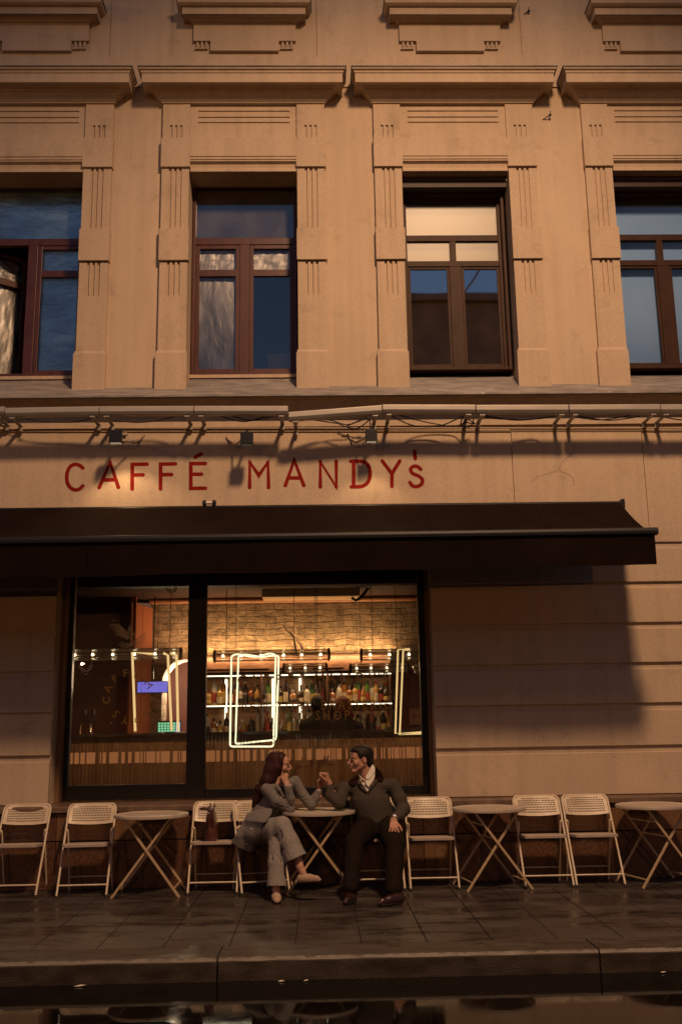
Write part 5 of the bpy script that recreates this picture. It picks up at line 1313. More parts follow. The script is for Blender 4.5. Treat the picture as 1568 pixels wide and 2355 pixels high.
# ------------------------------------------------------------------ sculpting kit: distance field -> one continuous skin
class Field:
    def __init__(s, lo, hi, h):
        s.lo = np.array(lo, float); s.h = h
        s.n = np.ceil((np.array(hi)-s.lo)/h).astype(int)+1
        s.d = np.full(s.n, 1.0, np.float32)
        s.ax = [s.lo[i]+h*np.arange(s.n[i]) for i in range(3)]
    def _sub(s, lo, hi):
        i0 = np.clip(np.floor((np.array(lo)-s.lo)/s.h).astype(int), 0, s.n-1); i1 = np.clip(np.ceil((np.array(hi)-s.lo)/s.h).astype(int)+1, 1, s.n)
        sl = tuple(slice(a, b) for a, b in zip(i0, i1))
        X, Y, Z = np.meshgrid(*[s.ax[i][sl[i]] for i in range(3)], indexing='ij')
        return sl, X, Y, Z
    def _mix(s, sl, d, k, op):
        c = s.d[sl]
        if op == '+':
            h = np.clip(.5+.5*(c-d)/k, 0, 1); r = c*(1-h)+d*h-k*h*(1-h)
        else:
            d = -d; h = np.clip(.5+.5*(d-c)/k, 0, 1); r = c*(1-h)+d*h+k*h*(1-h)
        s.d[sl] = r.astype(np.float32)
    def cone(s, a, b, ra, rb, k=.02, op='+', flat=None):
        a, b = np.array(a, float), np.array(b, float); m_ = max(ra, rb)*(flat[1] if flat and flat[1] > 1 else 1)+k+.02
        sl, X, Y, Z = s._sub(np.minimum(a, b)-m_, np.maximum(a, b)+m_)
        if X.size == 0: return s
        px, py, pz = X-a[0], Y-a[1], Z-a[2]; ba = b-a
        if flat:
            w, f = np.array(flat[0], float), flat[1]; w /= np.linalg.norm(w)
            dt = (px*w[0]+py*w[1]+pz*w[2]); g = 1/f-1; px, py, pz = px+g*dt*w[0], py+g*dt*w[1], pz+g*dt*w[2]
            ba = ba+g*np.dot(ba, w)*w
        t = np.clip((px*ba[0]+py*ba[1]+pz*ba[2])/(np.dot(ba, ba)+1e-9), 0, 1)
        d = np.sqrt((px-t*ba[0])**2+(py-t*ba[1])**2+(pz-t*ba[2])**2)-(ra+(rb-ra)*t)
        s._mix(sl, d, k, op); return s
    def chain(s, pts, rs, k=.02, op='+', flat=None):
        for i in range(len(pts)-1): s.cone(pts[i], pts[i+1], rs[i], rs[i+1], k, op, flat)
        return s
    def ell(s, c, r, R=None, k=.015, op='+'):
        c, r = np.array(c, float), np.array(r, float); m_ = r.max()+k+.015
        sl, X, Y, Z = s._sub(c-m_, c+m_)
        if X.size == 0: return s
        p = np.stack([X-c[0], Y-c[1], Z-c[2]], -1)
        if R is not None: p = p @ np.array(R)
        k0 = np.sqrt(((p/r)**2).sum(-1)); k1 = np.sqrt(((p/r**2)**2).sum(-1))+1e-6
        s._mix(sl, k0*(k0-1)/k1, k, op); return s
    def half(s, c, n, k=.01):
        n = np.array(n, float); n /= np.linalg.norm(n)
        X, Y, Z = np.meshgrid(*s.ax, indexing='ij', sparse=True)
        d = ((X-c[0])*n[0]+(Y-c[1])*n[1]+(Z-c[2])*n[2])
        h = np.clip(.5+.5*(d-s.d)/k, 0, 1); s.d = (s.d*(1-h)+d*h+k*h*(1-h)).astype(np.float32); return s
    def slab(s, poly, yf, th, rnd=.01, k=.02, op='+'):
        """polygon in XZ swept along a curved sheet y = yf(x, z), half thickness th"""
        P_ = np.array(poly, float); m_ = th+rnd+k+.03
        sl, X, Y, Z = s._sub((P_[:, 0].min()-m_, s.lo[1], P_[:, 1].min()-m_), (P_[:, 0].max()+m_, 1e3, P_[:, 1].max()+m_))
        x, z = X[:, 0, :], Z[:, 0, :]; d = np.full(x.shape, 1e9); sg = np.ones(x.shape)
        n = len(P_)
        for i in range(n):
            a, b = P_[i], P_[i-1]; e = b-a; wx_, wz_ = x-a[0], z-a[1]
            t = np.clip((wx_*e[0]+wz_*e[1])/(e@e), 0, 1); d = np.minimum(d, (wx_-t*e[0])**2+(wz_-t*e[1])**2)
            c1 = z >= a[1]; c2 = z < b[1]; c3 = e[0]*wz_ > e[1]*wx_
            fl = (c1 & c2 & c3) | (~c1 & ~c2 & ~c3); sg = np.where(fl, -sg, sg)
        d2 = (sg*np.sqrt(d))[:, None, :]; dy = np.abs(Y-yf(X, Z))-th
        a, b = d2+rnd, dy+rnd
        dd = np.minimum(np.maximum(a, b), 0)+np.sqrt(np.maximum(a, 0)**2+np.maximum(b, 0)**2)-rnd
        s._mix(sl, dd, k, op); return s
    def waves(s, amp, freq, seed=0, n=6):
        r = np.random.default_rng(seed)
        X, Y, Z = np.meshgrid(*s.ax, indexing='ij', sparse=True)
        w = 0
        for _ in range(n):
            v = r.normal(size=3); v = v/np.linalg.norm(v)*freq*r.uniform(.6, 1.6); w = w+np.sin(X*v[0]+Y*v[1]+Z*v[2]+r.uniform(0, 6.28))
        s.d += (amp*w/n).astype(np.float32); return s
    def folds(s, amp, dirv, freq, seed=0, c=None, rad=1.0, warp=1.4):
        X, Y, Z = np.meshgrid(*s.ax, indexing='ij', sparse=True); r = np.random.default_rng(seed)
        v = np.array(dirv, float); v /= np.linalg.norm(v)
        q = (X*v[0]+Y*v[1]+Z*v[2])*freq
        for _ in range(3):
            u = r.normal(size=3)*freq*.28; q = q+warp*.6*np.sin(X*u[0]+Y*u[1]+Z*u[2]+r.uniform(0, 6.28))
        m_ = (1-np.abs(np.sin(q)))**2.5
        u = r.normal(size=3)*freq*.35; m_ = m_*(.5+.5*np.sin(X*u[0]+Y*u[1]+Z*u[2]+1))
        if c is not None: m_ = m_*np.exp(-((X-c[0])**2+(Y-c[1])**2+(Z-c[2])**2)/rad**2)
        s.d += (amp*m_).astype(np.float32); return s
    def front(s, sm=3):
        """depth of the surface nearest the street for every x, z column"""
        ins = s.d < 0; any_ = ins.any(1); i = ins.argmax(1)
        y = s.ax[1][np.clip(i, 0, len(s.ax[1])-1)].astype(float)
        far = s.ax[1][-1]; y = np.where(any_, y, np.nan)
        for _ in range(70):     # grow outwards into empty columns
            if not np.isnan(y).any(): break
            p = np.pad(y, 1, constant_values=np.nan); st = np.stack([p[:-2, 1:-1], p[2:, 1:-1], p[1:-1, :-2], p[1:-1, 2:]])
            ok = ~np.isnan(st); mean = np.where(ok.any(0), np.nansum(st, 0)/np.maximum(ok.sum(0), 1), np.nan); y = np.where(np.isnan(y), mean, y)
        y = np.where(np.isnan(y), far, y)
        for _ in range(sm):
            p = np.pad(y, 1, mode='edge'); y = (p[:-2, 1:-1]+p[2:, 1:-1]+p[1:-1, :-2]+p[1:-1, 2:]+2*y)/6
        def f(X, Z):
            u = np.clip((X-s.lo[0])/s.h, 0, y.shape[0]-1.001); v = np.clip((Z-s.lo[2])/s.h, 0, y.shape[1]-1.001)
            a, b = u.astype(int), v.astype(int); fu, fv = u-a, v-b
            return y[a, b]*(1-fu)*(1-fv)+y[a+1, b]*fu*(1-fv)+y[a, b+1]*(1-fu)*fv+y[a+1, b+1]*fu*fv
        return f
    def mesh(s):
        d = s.d; S = d < 0; n = s.n
        c = np.zeros(n-1, np.int8)
        for i in (0, 1):
            for j in (0, 1):
                for k in (0, 1): c += S[i:n[0]-1+i, j:n[1]-1+j, k:n[2]-1+k]
        act = np.argwhere((c > 0) & (c < 8)); idx = np.full(n-1, -1, np.int64); idx[tuple(act.T)] = np.arange(len(act))
        acc = np.zeros((len(act), 3)); cnt = np.zeros(len(act))
        cor = [(i, j, k) for i in (0, 1) for j in (0, 1) for k in (0, 1)]
        for a in cor:
            for b in cor:
                if a < b and sum(abs(p-q) for p, q in zip(a, b)) == 1:
                    va = d[tuple((act+a).T)]; vb = d[tuple((act+b).T)]; mk = (va < 0) != (vb < 0)
                    t = np.where(mk, va/np.where(mk, va-vb, 1), 0)[:, None]
                    acc += np.where(mk[:, None], np.array(a)+t*(np.array(b)-np.array(a)), 0); cnt += mk
        V = s.lo+s.h*(act+acc/cnt[:, None]); F = []
        for ax in range(3):
            o = [1, 1, 1]; sl0 = [slice(1, None)]*3; 
            e0 = [slice(1, n[i]-1) for i in range(3)]; e1 = list(e0); e0[ax] = slice(0, n[ax]-1); e1[ax] = slice(1, n[ax])
            A, B = S[tuple(e0)], S[tuple(e1)]; E = np.argwhere(A != B)
            if not len(E): continue
            fl = A[tuple(E.T)]
            base = E.copy(); 
            for i in range(3):
                if i != ax: base[:, i] += 1
            u, v = [i for i in range(3) if i != ax]
            def cell(du, dv):
                q = base.copy(); q[:, u] -= du; q[:, v] -= dv; return idx[tuple(q.T)]
            q = np.stack([cell(0, 0), cell(1, 0), cell(1, 1), cell(0, 1)], 1)
            q = np.where((fl if ax != 1 else ~fl)[:, None], q, q[:, ::-1]); F.append(q)
        return V, np.concatenate(F) if F else np.zeros((0, 4), int)
def field_obj(name, fields, mt, parent=None, loc=None):
    vs = []; fs = []; b = 0
    for f in fields:
        V, F = f.mesh(); vs.append(V); fs.append(F+b); b += len(V)
    V = np.concatenate(vs); F = np.concatenate(fs)
    me = bpy.data.meshes.new(name); o = bpy.data.objects.new(name, me); COL.objects.link(o)
    if loc is not None: o.location = loc
    if parent is not None: o.parent = parent
    off = np.array(wloc(o))
    me.from_pydata((V-off).tolist(), [], F.tolist()); me.materials.append(mt)
    me.polygons.foreach_set('use_smooth', [True]*len(me.polygons)); me.update()
    return o
def frame_of(fwd, up):
    f = np.array(fwd, float); f /= np.linalg.norm(f); u = np.array(up, float); u -= f*(u@f); u /= np.linalg.norm(u)
    l = np.cross(u, f); return np.stack([f, l, u], 1)     # columns: forward, left, up
def head(F, c, R, s, female=False):
    T = lambda x, y, z: np.array(c)+s*(R @ np.array([x, y, z]))
    E = lambda x, y, z, a, b_, d, k=.012, op='+', RR=None: F.ell(T(x, y, z), (a*s, b_*s, d*s), R if RR is None else R @ RR, k*s, op)
    E(-.016, 0, .036, .096, .076, .084); E(.034, 0, -.012, .054, .058, .080, .02); E(.046, 0, .050, .045, .056, .046, .02)
    for y in (-1, 1):
        F.cone(T(-.006, .050*y, -.045), T(.066, .012*y, -.096), .022*s, .017*s, .024*s)
        E(.058, .040*y, -.022, .026, .022, .026, .016)
        F.cone(T(.086, .010*y, .026), T(.074, .046*y, .026), .0085*s, .008*s, .012*s)
        E(.101, .030*y, .008, .013, .014, .009, .012, '-')
        E(.0795, .031*y, .007, .0125, .013, .0115, .004)
        RR = np.array([[math.cos(.25), 0, math.sin(.25)], [0, 1, 0], [-math.sin(.25), 0, math.cos(.25)]])
        E(-.010, .077*y, -.004, .018, .008, .031, .006, '+', RR); E(-.006, .087*y, .0, .010, .006, .019, .004, '-', RR)
        E(.103, .0095*y, -.029, .009, .007, .006, .006)
    nl = .0 if female else .006
    F.cone(T(.088, 0, .022), T(.116+nl, 0, -.020), .0078*s, .0098*s, .010*s)
    E(.117+nl, 0, -.023, .0085, .009, .008, .006)
    E(.094, 0, -.040, .010, .018, .010, .012)
    E(.0985, 0, -.0505, .0085, .019, .0050, .004); E(.0965, 0, -.0600, .0085, .016, .0055, .004)
    E(.103, 0, -.0555, .010, .022, .0016, .003, '-')
    E(.092, 0, -.073, .008, .015, .005, .010, '-'); E(.078, 0, -.093, .018, .020, .017, .014)
def hand(F, w, d, n, thumb, s=1.0, curls=((20, 25, 15),)*4, spread=.10, thumb_dir=(.75, .55, .25), k=.006):
    """w wrist, d towards knuckles, n palm normal, thumb = +1/-1 side sign"""
    w, d, n = (np.array(q, float) for q in (w, d, n)); d /= np.linalg.norm(d); n -= d*(n@d); n /= np.linalg.norm(n)
    sd = np.cross(n, d)*thumb                         # towards the thumb
    offs = [.030, .010, -.010, -.028]; kl = [.088, .091, .086, .078]; ph = [(.042, .026, .020), (.046, .029, .021), (.042, .027, .020), (.033, .020, .018)]
    K = [w+s*(d*kl[i]+sd*offs[i]) for i in range(4)]
    for i in range(4): F.cone(w+s*sd*offs[i]*.55, K[i], .0155*s, .0115*s, .012*s)
    F.cone(w-s*.03*d, w+s*.01*d, .024*s, .023*s, .015*s, flat=(n, .75))
    F.ell(w+s*(d*.035+sd*.022+n*.010), (.020*s, .018*s, .018*s), None, .012*s)
    for i in range(4):
        p = K[i]; a = 0; sp = sd*spread*(1.5-i)/1.5
        dd = d+sp; dd /= np.linalg.norm(dd); r = [.0098, .0090, .0082, .0070] if i < 3 else [.0086, .0078, .0070, .0062]
        for j in range(3):
            a += math.radians(curls[i % len(curls)][j]); v = dd*math.cos(a)+n*math.sin(a); q = p+v*ph[i][j]*s
            F.cone(p, q, r[j]*s, r[j+1]*s, k*s*.6); p = q
    td = np.array(thumb_dir, float); v = d*td[0]+sd*td[1]+n*td[2]; v /= np.linalg.norm(v)
    p = w+s*(d*.022+sd*.024+n*.006); q = p+v*.042*s; F.cone(p, q, .0135*s, .0108*s, .010*s)
    v2 = v*.85+d*.4+n*.12; v2 /= np.linalg.norm(v2); q2 = q+v2*.031*s; F.cone(q, q2, .0105*s, .0092*s, .006*s)
    v3 = v2*.8+d*.4+n*.2; v3 /= np.linalg.norm(v3); F.cone(q2, q2+v3*.022*s, .0092*s, .0072*s, .006*s)
# ------------------------------------------------------------------ people
def skin_mat(name, c):
    m = vary(mat(name, c, .5, spec=.35), tuple(v*.86 for v in c), tuple(min(1, v*1.1) for v in c), 22, bump=.08); return m
M['skin_w'] = skin_mat("skin_light", (.50, .27, .19)); M['skin_m'] = skin_mat("skin_tan", (.46, .24, .165))
def cloth(name, c, k=.12, bump=.12, scale=55, rough=.9):
    return vary(mat(name, c, rough, spec=.12), tuple(v*(1-k) for v in c), tuple(v*(1+k) for v in c), scale, detail=3, bump=bump, bscale=170)
M['blazer'] = cloth("grey_wool", (.165, .15, .145)); M['jeans'] = cloth("grey_denim", (.25, .225, .21), .10)
M['mjacket'] = cloth("olive_wool", (.060, .050, .041)); M['cord'] = cloth("maroon_corduroy", (.016, .005, .0045)); M['mtrouser'] = cloth("dark_brown_twill", (.0125, .0075, .0055))
M['shirt'] = cloth("white_shirt", (.72, .68, .60), .05); M['sock'] = cloth("red_sock", (.20, .007, .008)); M['ox'] = mat("oxblood_leather", (.030, .010, .008), .38, coat=.15)
M['suede'] = cloth("beige_suede", (.42, .29, .215), .08)
def hair_mat(name, c1, c2):
    m = mat(name, c1, .55, spec=.25); b = m.node_tree.nodes["Principled BSDF"]
    tc = N(m, "ShaderNodeTexCoord"); mp = N(m, "ShaderNodeMapping"); mp.inputs["Scale"].default_value = (60, 60, 5); mp.inputs["Rotation"].default_value = (0, math.radians(22), 0); L(m, tc.outputs["Object"], mp.inputs[0])
    n = N(m, "ShaderNodeTexNoise"); n.inputs["Scale"].default_value = 2.0; n.inputs["Detail"].default_value = 4; L(m, mp.outputs[0], n.inputs["Vector"])
    r = N(m, "ShaderNodeValToRGB"); r.color_ramp.elements[0].position = .35; r.color_ramp.elements[1].position = .7; r.color_ramp.elements[0].color = (*c1, 1); r.color_ramp.elements[1].color = (*c2, 1)
    L(m, n.outputs["Fac"], r.inputs[0]); L(m, r.outputs[0], b.inputs["Base Color"])
    bp = N(m, "ShaderNodeBump"); bp.inputs["Strength"].default_value = .6; bp.inputs["Distance"].default_value = .006; L(m, n.outputs["Fac"], bp.inputs["Height"]); L(m, bp.outputs[0], b.inputs["Normal"]); return m
M['hair_w'] = hair_mat("dark_auburn_hair", (.018, .005, .004), (.055, .015, .010)); M['hair_m'] = hair_mat("black_brown_hair", (.009, .006, .005), (.022, .014, .010))
M['eyedark'] = mat("eye_dark", (.02, .012, .01), .25); M['lip_w'] = mat("lips", (.40, .13, .10), .45); M['eyewhite'] = mat("eye_white", (.6, .55, .5), .3)
Z1K = lambda x, y: ((860+x/3.92)/1.6327, (2780+y/3.92)/1.6327)     # woman close-up zoom px
Z2K = lambda x, y: ((1180+x/3.92)/1.6327, (2760+y/3.92)/1.6327)    # man close-up zoom px
Z6 = S6
def A(p): return np.array(p, float)
def pw(x, y, Y): return A(P3(*Z1K(x, y), Y))
def pm(x, y, Y): return A(P3(*Z2K(x, y), Y))
def p6(x, y, Y): return A(P3(*Z6(x, y), Y))
def face_bits(parent, c, R, s, brow, lip, female):
    T = lambda x, y, z: tuple(np.array(c)+s*(R @ np.array([x, y, z])))
    for y in (-1, 1):
        F = Field(np.array(T(.085, .031*y, .007))-.02*s, np.array(T(.085, .031*y, .007))+.02*s, .0012)
        F.ell(T(.0865, .031*y, .006), (.006*s, .0085*s, .0046*s), R, .002); field_obj("eye", [F], M['eyedark'], parent)
        mb = MB(); mb.tube([T(.0975, .012*y, .0235), T(.0975, .024*y, .0285), T(.089, .037*y, .0280), T(.078, .046*y, .022)], [.0020*s*brow, .0034*s*brow, .0030*s*brow, .0012*s], 6); mb.build("eyebrow", M['hair_m'] if not female else M['hair_w'], parent, smooth=True)
        mb = MB(); mb.tube([T(.090, .020*y, .0105), T(.0935, .029*y, .0140), T(.0885, .039*y, .0105)], [.0010*s, .0016*s, .0012*s], 5); mb.build("eyelash", M['eyedark'], parent, smooth=True)
    mb = MB()
    mb.tube([T(.0975, -.016, -.0535), T(.1065, -.006, -.0505), T(.1060, 0, -.0512), T(.1065, .006, -.0505), T(.0975, .016, -.0535)], [.001*s, .0028*s, .0026*s, .0028*s, .001*s], 6)
    mb.tube([T(.0975, -.013, -.0570), T(.1040, 0, -.0600), T(.0975, .013, -.0570)], [.001*s, .0036*s, .001*s], 6)
    mb.build("lips", lip, parent, smooth=True)

# ---------------- the woman
wl = chairs[3].location
hip = A((WX(607, 1915, -.42), -.40, .55)); 
Rs, Ls = pw(565, 735, -.585), pw(975, 610, -.36)
neck = pw(735, 600, -.47); hd = pw(742, 372, -.47)
Re, Le = pw(905, 1035, -.56), pw(1205, 985, -.42)
Rw, Lw = pw(852, 655, -.605), pw(1330, 715, -.41)
fwd = A((.97, -.20, -.03)); RH = frame_of(fwd, (-.06, -.04, 1)); hs = .985
Rk, Lk = A(P3(651, 1892, -.90)), A(P3(636, 1914, -.85))
Rkz = Rk+A((0, 0, -.02))
Ra = A(P3(686, 1986, -.97)); La = A(P3(634, 2048, G(*Z6(385, 1262))[1]+.14)); La[2] = .10
Rh, Lh = hip+A((-.06, -.10, 0)), hip+A((.07, .06, 0))
chest = (Rs+Ls)/2+A((-.03, .03, -.10)); waist = hip+A((.035, -.02, .17))
lo, hi = A((-1.0, -1.3, -.02)), A((.22, -.1, 1.5))
B = Field(lo, hi, .0065)
sh_ax = (Ls-Rs)/np.linalg.norm(Ls-Rs)
B.chain([hip, waist, chest, (Rs+Ls)/2], [.08, .06, .055, .03], .04, flat=(sh_ax, 1.3))
B.chain([neck+A((-.02, 0, -.08)), neck, hd+A((-.02, 0, -.05))], [.05, .046, .045], .03)
B.chain([Rs, Re, Rw], [.03, .022, .020], .02); B.chain([Ls, Le, Lw], [.03, .022, .020], .02)
B.chain([Rh, Rk, Ra], [.05, .032, .026], .03); B.chain([Lh, Lk, La], [.05, .032, .026], .03)
B.cone((Rs+Ls)/2, Rs, .03, .025, .03); B.cone((Rs+Ls)/2, Ls, .03, .025, .03)
HF = Field(hd-A((.15, .13, .24)), hd+A((.16, .13, .15)), .0026); head(HF, hd, RH, hs, True)
HF.chain([neck+A((-.035, 0, -.06)), neck+A((-.012, 0, -.0)), hd+A((-.022, 0, -.06))], [.052, .045, .046], .02)
HF.chain([neck+A((-.03, -.01, -.045)), neck+A((.02, -.02, -.115))], [.05, .04], .03)
wd_ = hd+A((.012, -.078, -.055))
H1 = Field(Rw-A((.10, .10, .06)), Rw+A((.10, .10, .16)), .0025)
hand(H1, Rw, A((-.36, .06, .93)), A((-.42, .62, -.12)), 1, .92, ((62, 75, 45), (68, 80, 45), (72, 80, 45), (75, 80, 45)), .05, (.85, .35, .2))
H1.cone(Rw-A((-.01, 0, .05)), Rw, .026, .024, .01)
H2 = Field(Lw-A((.10, .10, .08)), Lw+A((.10, .10, .17)), .0025)
hand(H2, Lw, A((-.02, -.02, 1)), A((.93, -.35, 0)), -1, .92, ((55, 70, 35), (60, 70, 35), (60, 75, 35), (62, 75, 35)), .12, (.8, .4, .5))
H2.cone(Lw-A((.0, 0, .07)), Lw, .026, .023, .01)
# bare foot in the clogs is part of the body
woman = field_obj("person", [B, HF, H1, H2], M['skin_w'], loc=tuple(hip*A((1, 1, 0))))
tag(woman, "woman in long grey blazer and wide jeans, legs crossed, cheek resting on her hand", "person")
face_bits(woman, hd, RH, hs, 1.0, M['lip_w'], True)
T_ = lambda x, y, z: hd+hs*(RH @ np.array([x, y, z]))
# hair: cap, side curtain and the long fall down the back
F = Field(A((-.90, -.68, .68)), A((-.10, -.24, 1.42)), .0042)
F.ell(T_(-.026, 0, .044), (.108*hs, .088*hs, .094*hs), RH, .01)
F.ell(T_(-.010, 0, .0), (.088*hs, .086*hs, .115*hs), RH, .01)
F.half(T_(.054, 0, 0), RH @ np.array([1, 0, -.26]), .012)
F.ell(T_(.080, 0, -.045), (.050*hs, .060*hs, .110*hs), RH, .012, '-')
def hp(x, y, Y): return pw(x, y, Y)
F.chain([hp(690, 250, -.545), hp(700, 400, -.555), hp(655, 560, -.55)], [.030, .032, .030], .02, flat=((0, 1, 0), .8))
F.chain([hp(640, 280, -.50), hp(620, 430, -.51), hp(570, 590, -.52), hp(470, 720, -.50), hp(425, 860, -.48), hp(400, 965, -.48)], [.062, .066, .066, .055, .045, .036], .03)
F.chain([hp(640, 300, -.42), hp(600, 470, -.42), hp(520, 640, -.42), hp(420, 800, -.44), hp(380, 960, -.46)], [.055, .055, .052, .04, .028], .03)
F.waves(.0022, 95, 3, 5)
field_obj("hair", [F], M['hair_w'], woman)
# jeans: crossed right leg over left
F = Field(A((-.90, -1.24, .0)), A((.12, -.22, .80)), .0058)
F.chain([hip+A((0, -.02, -.01)), Rh+A((0, -.1, .0)), Rk+A((-.015, .02, -.03))], [.125, .105, .085], .04)
F.cone(Lh+A((0, -.03, -.02)), Lk, .105, .082, .04)
kn = Rk+A((.0, .0, -.03)); hem = A(P3(684, 1984, -.965))
F.chain([kn, kn+(hem-kn)*.45, hem], [.078, .092, .118], .028, flat=((.85, 0, .5), .92))
hl = A(P3(637, 2046, La[1])); F.chain([Lk+A((0, 0, -.01)), Lk*.45+hl*.55, hl], [.078, .078, .090], .025, flat=((0, 1, 0), .85))
# trim hems flat and hollow them
d_ = (hem-kn)/np.linalg.norm(hem-kn)
F.cone(hem+d_*.075, hem+d_*.24, .15, .15, .006, '-'); F.cone(hem-d_*.06, hem+d_*.05, .05, .100, .006, '-', None)
F.cone(hl+A((0, 0, -.075)), hl+A((0, 0, -.2)), .13, .13, .006, '-'); F.cone(hl+A((0, 0, .04)), hl+A((0, 0, -.08)), .05, .072, .006, '-')
for a, b_, r in ((Z6(300, 800), Z6(385, 765), .010), (Z6(415, 740), Z6(452, 930), .011), (Z6(350, 820), Z6(360, 1100), .006), (Z6(410, 880), Z6(425, 1120), .007)):
    F.cone(P3(*a, -.985), P3(*b_, -.93), r, r*.6, .022, '-')
F.waves(.0024, 34, 12, 6)
F.folds(0.0074, (.55, .2, .8), 80, 3, kn+A((-.05, 0, -.02)), .14); F.folds(0.0062, (.9, 0, .25), 93, 5, (kn+hem)/2, .22); F.folds(0.0074, (1, .2, .06), 85, 6, (Lk+hl)/2, .26); F.folds(0.0050, (.1, 0, 1), 139, 7, hl+A((0, 0, .04)), .07)
jyf = F.front(30); field_obj("jeans", [F], M['jeans'], woman)
# blazer
F = Field(A((-1.0, -.98, .32)), A((.20, -.22, 1.18)), .0058)
F.chain([hip+A((.0, -.02, .0)), waist, chest, (Rs+Ls)/2+A((-.015, .01, -.03))], [.145, .118, .118, .075], .05, flat=(sh_ax, 1.28))
F.cone((Rs+Ls)/2+A((-.02, 0, -.01)), Rs+A((0, 0, .0)), .055, .052, .035); F.cone((Rs+Ls)/2+A((-.02, 0, -.01)), Ls, .052, .050, .035)
F.chain([Rs+A((-.012, -.005, .008)), pw(700, 900, -.60), Re+A((-.01, 0, .018)), pw(900, 860, -.585), Rw+A((.008, 0, -.035))], [.054, .055, .050, .045, .040], .016)
F.chain([Ls, pw(1080, 800, -.38), Le+A((0, 0, .022)), pw(1265, 850, -.41), Lw+A((-.006, 0, -.03))], [.052, .051, .047, .042, .036], .02)
sk = [Z1K(480, 1000), Z1K(270, 1070), Z1K(140, 1320), Z1K(30, 1505), Z6(110, 850), Z6(180, 876), Z6(245, 872), Z6(270, 835), Z6(280, 760), Z6(284, 700), Z6(300, 655), Z6(330, 632), Z1K(640, 1060), Z1K(640, 1000)]
poly = [W(px, py, -.60) for px, py in sk]
byf = F.front(30)
def skirt(X, Z):
    t = np.clip((Z-.66)/.10, 0, 1); j = np.where(Z > .60, jyf(X, np.minimum(Z, .60)), jyf(X, Z)); b_ = byf(X, Z); mn = np.minimum(j, b_); return mn*(1-t)+b_*t
F.slab(poly, lambda X, Z: np.clip(skirt(X, Z)-.014, -.90, -.46)+.012*np.sin(Z*22+X*9), .013, .006, .022)
F.cone(hip+A((-.12, .0, .02)), A(P3(560, 1925, -.45)), .10, .06, .05)
# neckline opening and lapels
F.cone(neck+A((.0, -.02, .0)), pw(770, 760, -.66), .052, .018, .012, '-')
F.chain([pw(690, 640, -.56), pw(745, 730, -.605), pw(800, 830, -.60)], [.013, .016, .010], .008)
# elbow creases
for a, b_ in (((470, 745, -.66), (700, 780, -.665)), ((500, 800, -.655), (690, 850, -.67)), ((830, 860, -.63), (930, 985, -.61)), ((860, 1000, -.62), (950, 960, -.60)), ((640, 930, -.66), (800, 985, -.62)), ((1010, 860, -.43), (1120, 830, -.44)), ((1050, 900, -.44), (1150, 880, -.45)), ((600, 690, -.655), (690, 720, -.65))):
    F.cone(pw(*a), pw(*b_), .006, .003, .012, '-')
F.waves(.0020, 38, 8, 6)
F.folds(0.0074, (.75, 0, .65), 116, 2, Re+A((-.02, 0, .05)), .13); F.folds(0.0062, (.1, 0, 1), 124, 4, Rs+A((.02, 0, -.04)), .10); F.folds(0.0074, (-.3, 0, 1), 108, 9, Ls*.4+Le*.6, .14); F.folds(0.0050, (1, 0, .3), 46, 5, A(P3(570, 1920, -.6)), .2)
wyf = F.front()
bz = field_obj("blazer", [F], M['blazer'], woman)
F = Field(A((-.9, -.85, .80)), A((-.2, -.2, 1.16)), .0042)
F.slab([W(*Z1K(*q), -.6) for q in ((690, 600), (745, 640), (790, 720), (812, 800), (790, 850), (755, 770), (700, 690))], lambda X, Z: wyf(X, Z)+.002, .006, .003, .006)
field_obj("top", [F], cloth("brown_top", (.05, .022, .014)), woman)
F = Field(A((-.9, -.85, .80)), A((-.2, -.2, 1.16)), .004)
F.slab([W(*Z1K(*q), -.6) for q in ((655, 620), (700, 680), (745, 760), (790, 850), (770, 835), (720, 790), (690, 740), (640, 660))], lambda X, Z: wyf(X, Z)-.007, .007, .003, .006)
F.slab([W(*Z1K(*q), -.6) for q in ((800, 800), (850, 880), (955, 1010), (930, 1010), (840, 920), (795, 850))], lambda X, Z: wyf(X, Z)-.004, .005, .003, .006)
field_obj("lapel", [F], M['blazer'], bz)
mb = MB(); p = A(P3(*Z6(207, 708), -.66)); p[1] = float(wyf(np.array([p[0]]), np.array([p[2]]))[0])-.004; mb.ball(tuple(p), .011, 1, .5, 1); mb.build("button", mat("grey_button", (.35, .32, .30), .3), bz, smooth=True)
mb = MB(); mb.tube([tuple(Rw+A((.008+.034*math.cos(a), .034*math.sin(a)-.0, -.006+.004*math.cos(a)))) for a in np.linspace(0, 2*math.pi, 15)[:-1]], .004, 5, closed=True); mb.build("cuff", M['shirt'], bz, smooth=True)
mb = MB(); mb.tube([tuple(Lw+A((.0+.030*math.cos(a), .030*math.sin(a), -.012))) for a in np.linspace(0, 2*math.pi, 15)[:-1]], .005, 5, closed=True); mb.build("cuff", M['shirt'], bz, smooth=True)
mb = MB(); mb.ball(tuple(T_(-.002, -.088, -.040)), .0045); mb.build("earring", mat("silver", (.8, .8, .8), .1, 1.0), woman, smooth=True)
